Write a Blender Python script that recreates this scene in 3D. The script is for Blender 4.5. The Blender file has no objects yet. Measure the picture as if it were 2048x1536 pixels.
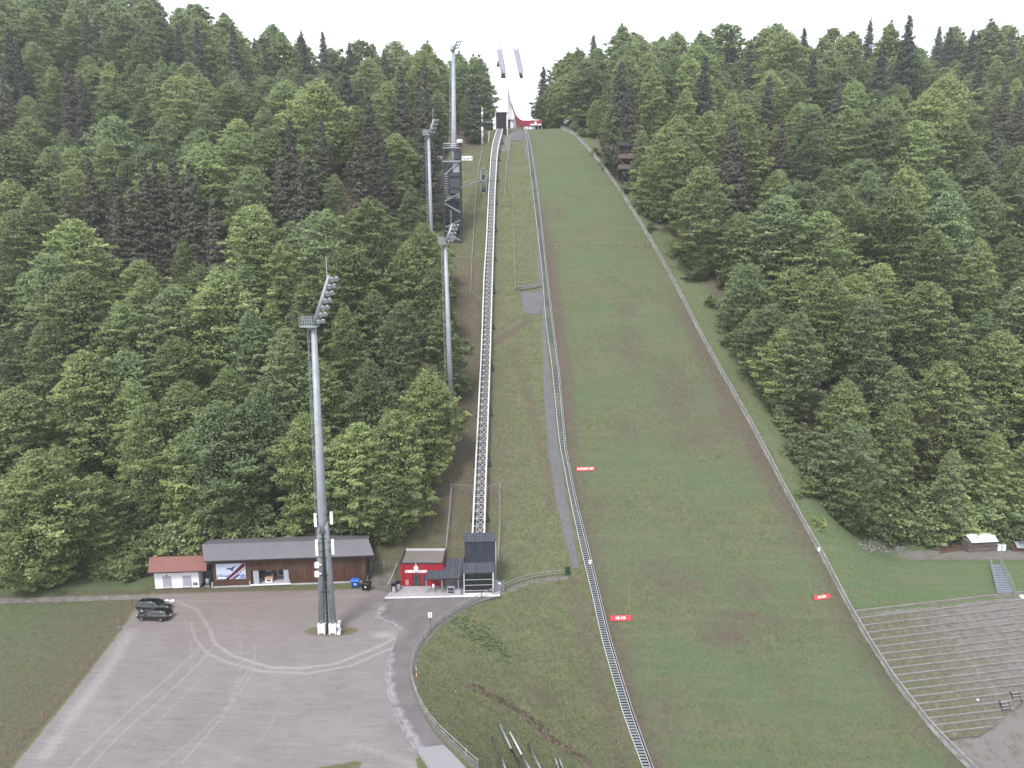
import bpy, bmesh, math, random
import numpy as np
from mathutils import Vector, Matrix
random.seed(7); RNG=np.random.default_rng(11)
S=bpy.context.scene; COL=S.collection
# ------------------------------------------------------------------ camera
F=1400.0; PITCH=math.radians(11.0); CAMH=52.0
CP,SP=math.cos(PITCH),math.sin(PITCH)
cam_d=bpy.data.cameras.new('camera'); cam=bpy.data.objects.new('camera',cam_d); COL.objects.link(cam)
cam.location=(0,0,CAMH); cam.rotation_euler=(math.radians(90)-PITCH,0,0)
cam_d.sensor_width=36; cam_d.lens=36*F/2048; cam_d.clip_start=1; cam_d.clip_end=3000
S.camera=cam
# ------------------------------------------------------------------ world, sun, exposure
SUN_EL,SUN_AZ=math.radians(56),math.radians(205)   # high, behind and slightly left of the camera
w=bpy.data.worlds.new('World'); S.world=w; w.use_nodes=True
wn=w.node_tree.nodes; wl=w.node_tree.links; wn.clear()
out=wn.new('ShaderNodeOutputWorld'); sky=wn.new('ShaderNodeTexSky'); sky.sky_type='NISHITA'; sky.sun_disc=False
sky.sun_elevation=SUN_EL; sky.sun_rotation=SUN_AZ; sky.dust_density=3.0; sky.air_density=1.0
b1=wn.new('ShaderNodeBackground'); b1.inputs[1].default_value=0.07
b2=wn.new('ShaderNodeBackground'); b2.inputs[0].default_value=(0.93,0.95,1.0,1); b2.inputs[1].default_value=0.85
tcw=wn.new('ShaderNodeTexCoord'); nzw=wn.new('ShaderNodeTexNoise'); nzw.inputs['Scale'].default_value=2.2; nzw.inputs['Detail'].default_value=5
mrw=wn.new('ShaderNodeMapRange'); mrw.inputs[1].default_value=.3; mrw.inputs[2].default_value=.7; mrw.inputs[3].default_value=.72; mrw.inputs[4].default_value=.95
wl.new(tcw.outputs['Generated'],nzw.inputs['Vector']); wl.new(nzw.outputs['Fac'],mrw.inputs[0]); wl.new(mrw.outputs[0],b2.inputs[1])
add=wn.new('ShaderNodeAddShader'); wl.new(sky.outputs[0],b1.inputs[0]); wl.new(b1.outputs[0],add.inputs[0]); wl.new(b2.outputs[0],add.inputs[1]); wl.new(add.outputs[0],out.inputs[0])
sd=bpy.data.lights.new('sun','SUN'); sd.energy=2.3; sd.angle=math.radians(14); sd.color=(1,0.96,0.9)
sun=bpy.data.objects.new('sun',sd); COL.objects.link(sun)
# Sky rotation is clockwise from +Y; direction towards the sun
sdir=Vector((math.sin(SUN_AZ)*math.cos(SUN_EL), math.cos(SUN_AZ)*math.cos(SUN_EL), math.sin(SUN_EL)))
sun.rotation_euler=(-sdir).to_track_quat('-Z','Y').to_euler(); sun.location=(0,-50,200)
S.view_settings.view_transform='Standard'; S.view_settings.look='None'; S.view_settings.gamma=1
S.view_settings.exposure=0.62
S.cycles.max_bounces=8; S.cycles.diffuse_bounces=5; S.cycles.transmission_bounces=5; S.cycles.transparent_max_bounces=6

# ------------------------------------------------------------------ terrain model
def ray(c,r):
    u=(c-1024)/F; v=(r-768)/F
    return np.array([u, CP-v*SP, -SP-v*CP])
def sstep(a,b,x):
    t=np.clip((np.asarray(x,float)-a)/(b-a),0,1); return t*t*(3-2*t)
_ty=np.array([-400,20,45,62,78,90,98,105,120,140,160,180,200,215,228,238,246,256,270,300,400,900.])
_tz=np.array([-30,-24,-21,-17.6,-12.6,-7.6,-3.8,0,9.2,23,37.4,51.9,66,75.8,83.6,88.4,91.0,92.2,92,90,80,60.])
_yy=np.arange(-400,900,.5); _zz=np.interp(_yy,_ty,_tz)
_k=np.exp(-np.linspace(-2,2,21)**2); _k/=_k.sum()
_zs=np.convolve(np.pad(_zz,10,mode='edge'),_k,'valid')
def zL(y): return np.interp(y,_yy,_zs)
def flat(c,r,z=0.0):
    d=ray(c,r); t=(z-CAMH)/d[2]; return d[0]*t,d[1]*t
def march(c,r,fn,t0=40,t1=620):
    d=ray(c,r); t=t0
    while t<t1:
        t2=t+.6; p=d*t2
        if CAMH+p[2]<fn(p[0],p[1]):
            a,b=t,t2
            for _ in range(18):
                m=(a+b)/2; p=d*m
                if CAMH+p[2]<fn(p[0],p[1]): b=m
                else: a=m
            p=d*b; return Vector((p[0],p[1],CAMH+p[2]))
        t=t2
    return None
onL=lambda c,r: march(c,r,lambda x,y:zL(y))
FENCE_PX=[(1135,1150),(1060,1160),(1000,1182),(935,1212),(880,1247),(840,1292),(822,1345),(838,1405),(870,1455),(955,1536)]
_f=np.array([flat(c,r) for c,r in FENCE_PX][::-1])
def xfence(y): return np.interp(y,_f[:,1],_f[:,0],left=_f[0,0]+6)
STAIR_PX=[(1049.5,260),(1062,360),(1072,440),(1083.5,540),(1092,650),(1103.5,732),(1118,880),(1121,900),(1146,1029),(1164,1110),(1184,1192),(1203,1280),(1246,1432),(1283,1534)]
RAIL_PX=[(1053.5,260),(1073,360),(1083,440),(1093.5,540),(1105.7,642),(1118,739),(1131,880),(1132,900),(1154.5,1011),(1174,1088),(1191.6,1160),(1220,1280),(1266.5,1432),(1303,1534)]
RIGHT_PX=[(1122,259),(1135,264),(1160,283),(1200,328),(1240,385),(1280,448),(1310,500),(1360,592),(1410,690),(1455,770),(1500,850),(1550,945),(1600,1040),(1650,1128),(1700,1225),(1745,1302),(1790,1370),(1860,1460),(1930,1532)]
def xline(px):
    a=np.array([onL(c,r)[:2] for c,r in px if onL(c,r) is not None][::-1])
    e=a[0]+(a[0]-a[1])*6; a=np.vstack([e,a]); o=np.argsort(a[:,1]); a=a[o]
    return lambda y: np.interp(y,a[:,1],a[:,0])
xstair=xline(STAIR_PX); xrail=xline(RAIL_PX); xright=xline(RIGHT_PX)
_ry=np.array([98.8,111.0,117.5,128,140,160,180,900]); 
_rz=np.array([0,-.6,-.3,8.0,19.5,36,51.9,51.9]); _rz[0]=float(zL(98.8))+.25
def terr_top(x):
    dx=np.clip(np.asarray(x,float)-53,0,38); return (98.8-.0225*dx)/(1-.0021*dx)
def zR(x,y):
    # the terraces run slightly away from the camera towards the right
    y=np.asarray(y,float); dx=np.clip(np.asarray(x,float)-53,0,38); yt=terr_top(x)
    yw=y-dx*(.156+.0021*np.clip(y-85,-40,30)); ys2=98.8+(y-yt)*(111-98.8)/(111-yt)
    z=np.where(y<yt, zL(yw)+.25, np.interp(np.where(y<111,ys2,y),_ry,_rz))
    return np.where(y>175, zL(y), z)
def T(x,y):
    x=np.asarray(x,float); y=np.asarray(y,float)
    base=zL(y)
    xf=xfence(y); xs=xstair(y)
    ww=np.clip((x-xf-.3)/np.maximum(xs-1-xf,1),0,1); ww=ww*.75+.25*ww*ww*(3-2*ww)
    z=np.where(base<0, base*ww, base)
    # right of the landing hill
    q_=np.clip(y,99,110)-99; wr=sstep(.2+.2*q_,1.5+1.3*q_,x-xright(y))
    z=np.where(x>xright(y), z*(1-wr)+zR(x,y)*wr, z)
    # forest hillsides rise beyond the knoll, away from the gap of the inrun
    gap=np.maximum(sstep(9,24,-2-x), sstep(14,34,x-8))
    up=np.interp(y,[0,238,262,290,330,380,430,600],[0,0,8,20,33,42,46,60])
    u_=x/np.maximum(y,60); up=up-np.interp(y,[0,240,275,420,600],[0,0,5.5,8,0])*sstep(-.43,-.34,u_)*(1-sstep(-.05,-.02,u_))
    z=z+gap*up
    left=np.clip((-x-60)/120,0,1.3); z=z+left*np.interp(y,[0,180,260,420],[0,0,14,26])*1.0
    # micro relief away from the flat yard
    rough=sstep(1,6,np.abs(z))*.25
    z=z+rough*(np.sin(x*.35+np.cos(y*.21)*2)*np.cos(y*.31+x*.11))
    return z
def T0(x,y): return float(T(x,y))
def G(c,r,h=0.0):
    return march(c,r,lambda x,y:float(T(x,y))+h)
def zat(r,Y):
    v=(r-768)/F; return CAMH+Y*(-SP-v*CP)/(CP-v*SP)
def P(c,r,Y):
    d=ray(c,r); t=Y/d[1]; return Vector((d[0]*t,Y,CAMH+d[2]*t))
def proj(x,y,z):
    z=z-CAMH; d=y*CP-z*SP; v=(-z*CP-y*SP); return 1024+F*x/d, 768+F*v/d

# ------------------------------------------------------------------ materials
def mat(name,base=(.5,.5,.5),rough=.7,metal=0.0,spec=.3,noise=0.0,nscale=3.0,col2=None,bump=0.0,bscale=20.0,coat=0.0,obj=True,stretch=None):
    m=bpy.data.materials.new(name); m.use_nodes=True; n=m.node_tree.nodes; l=m.node_tree.links
    p=n['Principled BSDF']; p.inputs['Base Color'].default_value=(*base,1); p.inputs['Roughness'].default_value=rough
    p.inputs['Metallic'].default_value=metal; p.inputs['Specular IOR Level'].default_value=spec; p.inputs['Coat Weight'].default_value=coat
    tc=n.new('ShaderNodeTexCoord'); mp=n.new('ShaderNodeMapping'); l.new(tc.outputs['Object'],mp.inputs[0])
    if stretch: mp.inputs['Scale'].default_value=stretch
    c2=col2 or tuple(x*.6 for x in base)
    nz=n.new('ShaderNodeTexNoise'); nz.inputs['Scale'].default_value=nscale; nz.inputs['Detail'].default_value=6; nz.inputs['Roughness'].default_value=.65
    l.new(mp.outputs[0],nz.inputs['Vector'])
    mr=n.new('ShaderNodeMapRange'); mr.inputs[1].default_value=.35; mr.inputs[2].default_value=.68; mr.inputs[4].default_value=noise if noise else .25
    l.new(nz.outputs['Fac'],mr.inputs[0])
    mx=n.new('ShaderNodeMixRGB'); mx.inputs[1].default_value=(*base,1); mx.inputs[2].default_value=(*c2,1); l.new(mr.outputs[0],mx.inputs[0]); l.new(mx.outputs[0],p.inputs['Base Color'])
    if bump:
        nb=n.new('ShaderNodeTexNoise'); nb.inputs['Scale'].default_value=bscale; nb.inputs['Detail'].default_value=5; l.new(mp.outputs[0],nb.inputs['Vector'])
        bp=n.new('ShaderNodeBump'); bp.inputs['Strength'].default_value=bump; bp.inputs['Distance'].default_value=.05; l.new(nb.outputs['Fac'],bp.inputs['Height']); l.new(bp.outputs[0],p.inputs['Normal'])
    return m
M={}
M['galv']=mat('galvanised_steel',(.31,.34,.365),.55,.3,noise=.8,nscale=.8,col2=(.22,.245,.27))
M['white_steel']=mat('pale_painted_steel',(.52,.52,.55),.5,.1,noise=.5,nscale=1.0,col2=(.38,.38,.40))
M['dark_steel']=mat('dark_steel',(.028,.032,.038),.55,.1,noise=.6,nscale=.8,col2=(.045,.048,.052))
M['anthracite']=mat('anthracite_sheet',(.045,.053,.068),.45,.1,noise=.6,nscale=.7,col2=(.06,.066,.08))
M['glass']=mat('dark_glass',(.015,.018,.02),.08,0,spec=.8,noise=.3)
M['red_paint']=mat('red_facade',(.30,.018,.030),.6,noise=.5,nscale=.9,col2=(.24,.016,.026))
M['white_paint']=mat('white_paint',(.78,.77,.80),.5,noise=.4,nscale=1.5,col2=(.62,.6,.62))
M['white_sign']=mat('white_sign',(.85,.85,.85),.5,noise=.05)
M['grey_door']=mat('grey_door',(.36,.36,.42),.5,noise=.3)
M['roof_grey']=mat('grey_roof_sheet',(.142,.135,.155),.55,noise=.6,nscale=.5,col2=(.115,.108,.125),stretch=(1,.3,1))
M['roof_red']=mat('red_brown_roof',(.20,.092,.078),.7,noise=.7,nscale=1.2,col2=(.15,.082,.072))
M['roof_gravel']=mat('gravel_roof',(.19,.16,.15),.9,noise=.9,nscale=6,col2=(.10,.10,.08),bump=.5)
M['concrete']=mat('concrete',(.42,.41,.43),.85,noise=.8,nscale=1.5,col2=(.27,.27,.28),bump=.2)
M['concrete_white']=mat('white_concrete',(.85,.85,.87),.7,noise=.3,nscale=.3,col2=(.75,.75,.78))
M['black']=mat('black_plastic',(.012,.012,.014),.5,noise=.3)
M['blue']=mat('blue_plastic',(.02,.10,.42),.45,noise=.4)
M['carpaint']=mat('black_car_paint',(.006,.007,.010),.18,.2,spec=.6,coat=.8,noise=.1)
M['chrome']=mat('chrome',(.6,.6,.62),.2,.9,noise=.1)
M['tyre']=mat('tyre_rubber',(.015,.015,.015),.85)
M['rim']=mat('alloy_rim',(.30,.30,.32),.35,.7)
M['redlamp']=mat('red_lamp',(.35,.01,.01),.3)
M['headlamp']=mat('headlamp_glass',(.6,.62,.66),.15,.2,spec=.8)
M['banner']=mat('red_banner',(.72,.055,.06),.6,noise=.3,nscale=2)
M['green_box']=mat('green_box',(.012,.05,.035),.5)
M['orange']=mat('orange_cord',(.45,.16,.09),.8)
M['rope']=mat('rope',(.20,.20,.15),.9)
M['net']=mat('grey_geotextile',(.115,.115,.125),.9,noise=.7,nscale=1.0,col2=(.085,.085,.09),bump=.2)
M['stone']=mat('boulder_stone',(.17,.165,.16),.9,noise=.9,nscale=2,col2=(.06,.065,.055),bump=.5,bscale=6)
M['bark']=mat('bark',(.10,.085,.07),.9,noise=.9,nscale=2,col2=(.05,.045,.04),stretch=(1,1,.2))
M['bark_pale']=mat('pale_bark',(.24,.23,.21),.9,noise=.9,nscale=2,col2=(.11,.10,.09),stretch=(1,1,.2))
M['fresh_wood']=mat('fresh_wood',(.50,.30,.16),.7,noise=.5,nscale=3)
M['mesh_green']=mat('green_wire',(.10,.20,.14),.6)
M['lens']=mat('lamp_glass',(.45,.47,.5),.15,.3,spec=.8)
M['grate']=mat('steel_grating',(.27,.29,.34),.6,.2,noise=.4)
def planks(name,c1,c2,width,axis='X',gap=.25,grey=None):
    m=bpy.data.materials.new(name); m.use_nodes=True; n=m.node_tree.nodes; l=m.node_tree.links; p=n['Principled BSDF']; p.inputs['Roughness'].default_value=.85; p.inputs['Specular IOR Level'].default_value=.15
    tc=n.new('ShaderNodeTexCoord'); sp=n.new('ShaderNodeSeparateXYZ'); l.new(tc.outputs['Object'],sp.inputs[0])
    dv=n.new('ShaderNodeMath'); dv.operation='DIVIDE'; dv.inputs[1].default_value=width; l.new(sp.outputs[axis],dv.inputs[0])
    fl=n.new('ShaderNodeMath'); fl.operation='FLOOR'; l.new(dv.outputs[0],fl.inputs[0])
    wn_=n.new('ShaderNodeTexWhiteNoise'); wn_.noise_dimensions='1D'; l.new(fl.outputs[0],wn_.inputs['W'])
    mx=n.new('ShaderNodeMixRGB'); mx.inputs[1].default_value=(*c1,1); mx.inputs[2].default_value=(*c2,1); l.new(wn_.outputs['Value'],mx.inputs[0])
    mp=n.new('ShaderNodeMapping'); sc=[1.5,1.5,1.5]; sc[{'X':2,'Z':0,'Y':2}[axis]]=.25; sc['XYZ'.index(axis)]=6; mp.inputs['Scale'].default_value=sc; l.new(tc.outputs['Object'],mp.inputs[0])
    nz=n.new('ShaderNodeTexNoise'); nz.inputs['Scale'].default_value=1.5; nz.inputs['Detail'].default_value=7; l.new(mp.outputs[0],nz.inputs['Vector'])
    mr=n.new('ShaderNodeMapRange'); mr.inputs[1].default_value=.3; mr.inputs[2].default_value=.7; mr.inputs[3].default_value=.55; mr.inputs[4].default_value=1.35; l.new(nz.outputs['Fac'],mr.inputs[0])
    m2=n.new('ShaderNodeMixRGB'); m2.blend_type='MULTIPLY'; m2.inputs[0].default_value=1; l.new(mx.outputs[0],m2.inputs[1]); l.new(mr.outputs[0],m2.inputs[2])
    fr=n.new('ShaderNodeMath'); fr.operation='FRACT'; l.new(dv.outputs[0],fr.inputs[0])
    gt=n.new('ShaderNodeMath'); gt.operation='LESS_THAN'; gt.inputs[1].default_value=.09; l.new(fr.outputs[0],gt.inputs[0])
    bp=n.new('ShaderNodeBump'); bp.inputs['Distance'].default_value=.03; bp.invert=True; l.new(gt.outputs[0],bp.inputs['Height']); l.new(bp.outputs[0],p.inputs['Normal'])
    m3=n.new('ShaderNodeMixRGB'); m3.blend_type='MULTIPLY'; m3.inputs[2].default_value=(.55,.55,.55,1); l.new(gt.outputs[0],m3.inputs[0]); l.new(m2.outputs[0],m3.inputs[1]); last=m3
    if grey:
        n2=n.new('ShaderNodeTexNoise'); n2.inputs['Scale'].default_value=.35; n2.inputs['Detail'].default_value=4; l.new(tc.outputs['Object'],n2.inputs['Vector'])
        r2=n.new('ShaderNodeMapRange'); r2.inputs[1].default_value=.42; r2.inputs[2].default_value=.6; l.new(n2.outputs['Fac'],r2.inputs[0])
        m4=n.new('ShaderNodeMixRGB'); m4.inputs[2].default_value=(*grey,1); l.new(r2.outputs[0],m4.inputs[0]); l.new(m3.outputs[0],m4.inputs[1])
        m4b=n.new('ShaderNodeMixRGB'); m4b.blend_type='MIX'; m4b.inputs[0].default_value=.5; l.new(m4.outputs[0],m4b.inputs[1]); l.new(m3.outputs[0],m4b.inputs[2]); last=m4b
    l.new(last.outputs[0],p.inputs['Base Color'])
    return m
M['barn_wood']=planks('brown_boards',(.068,.038,.028),(.115,.060,.042),.18,'X',grey=(.10,.075,.06))
M['grey_wood']=planks('weathered_wood',(.22,.21,.21),(.30,.285,.28),.9,'X')
M['shed_wood']=planks('grey_brown_boards',(.12,.10,.09),(.17,.145,.13),.2,'Z')
M['seam_roof']=planks('anthracite_seam_roof',(.055,.063,.078),(.072,.08,.097),.45,'X')
M['clad']=planks('anthracite_cladding',(.036,.044,.064),(.047,.056,.078),.42,'X')
M['dark_wood']=planks('dark_tower_boards',(.055,.04,.038),(.085,.062,.055),.2,'X')
M['plank_rail']=mat('weathered_plank',(.27,.255,.25),.85,noise=.9,nscale=1.2,col2=(.15,.14,.14),stretch=(1,1,1))
M['terrace_wood']=mat('terrace_plank',(.20,.18,.172),.9,noise=.9,nscale=.6,col2=(.12,.105,.098))
M['barrier_board']=mat('barrier_board',(.44,.43,.44),.85,noise=1,nscale=.7,col2=(.17,.17,.18))
# --- ground materials driven by vertex attributes
def nd(n,t,**k):
    x=n.new(t)
    for a,v in k.items(): x.inputs[a].default_value=v
    return x
def ground_mat(name,kind):
    m=bpy.data.materials.new(name); m.use_nodes=True; n=m.node_tree.nodes; l=m.node_tree.links; p=n['Principled BSDF']; p.inputs['Roughness'].default_value=.95; p.inputs['Specular IOR Level'].default_value=.1
    geo=n.new('ShaderNodeNewGeometry')
    def noise(s,d=6,r=.6,vec=None):
        z=nd(n,'ShaderNodeTexNoise',Scale=s,Detail=d,Roughness=r); l.new(vec or geo.outputs['Position'],z.inputs['Vector']); return z.outputs['Fac']
    def rng(x,a,b,c=0,d=1):
        z=n.new('ShaderNodeMapRange'); z.inputs[1].default_value=a; z.inputs[2].default_value=b; z.inputs[3].default_value=c; z.inputs[4].default_value=d; l.new(x,z.inputs[0]); return z.outputs[0]
    def mix(f,a,b,t='MIX'):
        z=n.new('ShaderNodeMixRGB'); z.blend_type=t
        if isinstance(f,(int,float)): z.inputs[0].default_value=f
        else: l.new(f,z.inputs[0])
        for i,v in ((1,a),(2,b)):
            if isinstance(v,tuple): z.inputs[i].default_value=(*v,1)
            else: l.new(v,z.inputs[i])
        return z.outputs[0]
    def mth(op,a,b):
        z=n.new('ShaderNodeMath'); z.operation=op; z.use_clamp=False
        for i,v in enumerate((a,b)):
            if isinstance(v,(int,float)): z.inputs[i].default_value=v
            else: l.new(v,z.inputs[i])
        return z.outputs[0]
    at=n.new('ShaderNodeAttribute'); at.attribute_name='zone'; sp=n.new('ShaderNodeSeparateColor'); l.new(at.outputs['Color'],sp.inputs[0])
    def zone(ch,scale=1.2,soft=.18,amp=.9):   # attribute broken up by noise
        s=mth('ADD',sp.outputs[ch],mth('MULTIPLY',mth('SUBTRACT',noise(scale,7,.7),.5),amp))
        return rng(s,.5-soft,.5+soft)
    if kind in('ground','landing'):
        mp=n.new('ShaderNodeMapping'); mp.inputs['Scale'].default_value=(1.0,.55,.55); l.new(geo.outputs['Position'],mp.inputs[0])
        g=mix(rng(noise(.35,6,.7),.38,.64),(.078,.110,.048),(.136,.142,.062))
        g=mix(rng(noise(2.2,7,.8,mp.outputs[0]),.44,.60),g,(.056,.070,.038))
        g=mix(rng(noise(9,4,.8,mp.outputs[0]),.5,.72,0,.8),g,(.18,.175,.115))
        lush=mix(rng(noise(2.0,6,.7),.35,.7),(.068,.116,.052),(.098,.134,.064))
        g=mix(zone('Green',.5,.3),g,lush)
        mb=n.new('ShaderNodeMapping'); mb.inputs['Scale'].default_value=(.07,.9,.9); l.new(geo.outputs['Position'],mb.inputs[0])
        g=mix(rng(noise(1.0,5,.65,mb.outputs[0]),.46,.62,0,.38),g,(.145,.128,.092))
        g=mix(rng(noise(.9,7,.75),.50,.66,0,.55),g,(.128,.118,.078))
        g=mix(rng(noise(3.6,6,.85),.54,.64,0,.75),g,(.165,.165,.105))
        g=mix(rng(noise(3.1,6,.85),.35,.45,.7,0),g,(.048,.058,.036))
        br=mix(rng(noise(4.0,6,.75),.35,.65),(.135,.112,.088),(.060,.048,.038))
        br=mix(rng(noise(11,5,.8),.56,.7),br,(.24,.19,.14))
        g=mix(zone('Red',1.1,.22,1.5),g,br)
        gr=mix(rng(noise(5.0,7,.8),.3,.7),(.205,.190,.190),(.128,.116,.112))
        gr=mix(rng(noise(.7,5,.6),.50,.68,0,.65),gr,(.085,.088,.05))
        g=mix(zone('Blue',1.3,.14,.9),g,gr)
        l.new(g,p.inputs['Base Color'])
        bp=n.new('ShaderNodeBump'); bp.inputs['Strength'].default_value=.8; bp.inputs['Distance'].default_value=.18; l.new(noise(4.5,8,.8),bp.inputs['Height']); l.new(bp.outputs[0],p.inputs['Normal'])
        if kind=='landing':
            gd=n.new('ShaderNodeHueSaturation'); gd.inputs['Value'].default_value=.93; gd.inputs['Saturation'].default_value=.95; l.new(g,gd.inputs['Color']); l.new(gd.outputs[0],p.inputs['Base Color'])
    elif kind=='yard':
        g=mix(rng(noise(.12,5),.35,.65),(.186,.176,.176),(.150,.138,.132))
        g=mix(rng(noise(1.1,8,.75),.35,.7,0,.7),g,(.170,.160,.170))
        g=mix(rng(noise(5,6,.85),.52,.68,0,.7),g,(.30,.285,.29))
        g=mix(rng(noise(.35,6,.7),.52,.66,0,.5),g,(.135,.122,.115))
        g=mix(rng(noise(5.,6,.8),.62,.75,0,.7),g,(.12,.10,.095))
        my=n.new('ShaderNodeMapping'); my.inputs['Rotation'].default_value=(0,0,math.radians(52)); my.inputs['Scale'].default_value=(.22,2.2,1); l.new(geo.outputs['Position'],my.inputs[0])
        g=mix(rng(noise(1.0,6,.7,my.outputs[0]),.48,.66,0,.45),g,(.235,.225,.228))
        g=mix(rng(noise(.8,6,.7,my.outputs[0]),.34,.48,.4,0),g,(.125,.116,.115))
        g=mix(mth('MULTIPLY',zone('Red',2.2,.35,1.2),.42),g,(.36,.34,.34))
        dg=mix(rng(noise(2.5,6,.75),.35,.65),(.075,.095,.04),(.14,.115,.075))
        g=mix(zone('Green',1.0,.12,1.0),g,dg)
        g=mix(mth('MULTIPLY',zone('Blue',1.0,.3,.9),.6),g,(.165,.122,.105))
        l.new(g,p.inputs['Base Color'])
        bp=n.new('ShaderNodeBump'); bp.inputs['Strength'].default_value=.5; bp.inputs['Distance'].default_value=.05; l.new(noise(6,8,.8),bp.inputs['Height']); l.new(bp.outputs[0],p.inputs['Normal'])
    elif kind=='road':
        g=mix(rng(noise(.4,6),.35,.65),(.140,.128,.132),(.110,.101,.105))
        g=mix(rng(noise(25,3,.8),.5,.75,0,.5),g,(.2,.195,.2))
        g=mix(mth('MULTIPLY',zone('Red',1.0,.2,1.7),.7),g,(.275,.265,.285))
        g=mix(mth('MULTIPLY',zone('Green',1.2,.2,.9),.5),g,(.21,.18,.165))
        l.new(g,p.inputs['Base Color'])
    return m
M['ground']=ground_mat('ground','ground'); M['landing']=ground_mat('landing_grass','landing'); M['yard']=ground_mat('gravel_yard','yard'); M['road']=ground_mat('asphalt','road')
def leaf_mat(name,c1,c2,c3,trans=.3,hv=.03):
    m=bpy.data.materials.new(name); m.use_nodes=True; n=m.node_tree.nodes; l=m.node_tree.links; p=n['Principled BSDF']; p.inputs['Roughness'].default_value=.55; p.inputs['Specular IOR Level'].default_value=.25
    at=n.new('ShaderNodeAttribute'); at.attribute_name='tint'
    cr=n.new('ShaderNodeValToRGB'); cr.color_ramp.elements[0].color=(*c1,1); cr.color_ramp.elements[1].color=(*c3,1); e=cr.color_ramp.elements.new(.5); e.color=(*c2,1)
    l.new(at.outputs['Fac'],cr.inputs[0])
    oi=n.new('ShaderNodeObjectInfo'); hs=n.new('ShaderNodeHueSaturation'); l.new(cr.outputs[0],hs.inputs['Color'])
    a=n.new('ShaderNodeMapRange'); a.inputs[3].default_value=.5-hv; a.inputs[4].default_value=.5+hv; l.new(oi.outputs['Random'],a.inputs[0]); l.new(a.outputs[0],hs.inputs['Hue'])
    mlt=n.new('ShaderNodeMath'); mlt.operation='MULTIPLY'; mlt.inputs[1].default_value=7.31; l.new(oi.outputs['Random'],mlt.inputs[0]); fr=n.new('ShaderNodeMath'); fr.operation='FRACT'; l.new(mlt.outputs[0],fr.inputs[0])
    b=n.new('ShaderNodeMapRange'); b.inputs[3].default_value=.70; b.inputs[4].default_value=1.28; l.new(fr.outputs[0],b.inputs[0]); l.new(b.outputs[0],hs.inputs['Value'])
    l.new(hs.outputs[0],p.inputs['Base Color'])
    tr=n.new('ShaderNodeBsdfTranslucent'); l.new(hs.outputs[0],tr.inputs['Color']); ms=n.new('ShaderNodeMixShader'); ms.inputs[0].default_value=trans
    l.new(p.outputs[0],ms.inputs[1]); l.new(tr.outputs[0],ms.inputs[2]); l.new(ms.outputs[0],n['Material Output'].inputs['Surface'])
    return m
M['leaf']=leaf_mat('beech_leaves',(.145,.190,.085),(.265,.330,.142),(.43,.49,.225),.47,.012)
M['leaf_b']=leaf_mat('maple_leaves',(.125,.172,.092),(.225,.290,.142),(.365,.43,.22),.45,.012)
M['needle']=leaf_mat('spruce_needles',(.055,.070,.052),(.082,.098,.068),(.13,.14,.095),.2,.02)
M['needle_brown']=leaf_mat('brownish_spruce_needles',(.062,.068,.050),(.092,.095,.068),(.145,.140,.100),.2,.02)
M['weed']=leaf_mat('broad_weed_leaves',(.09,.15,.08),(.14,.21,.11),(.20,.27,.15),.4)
M['blade']=leaf_mat('grass_blades',(.12,.14,.06),(.19,.20,.095),(.30,.29,.17),.4)

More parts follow.
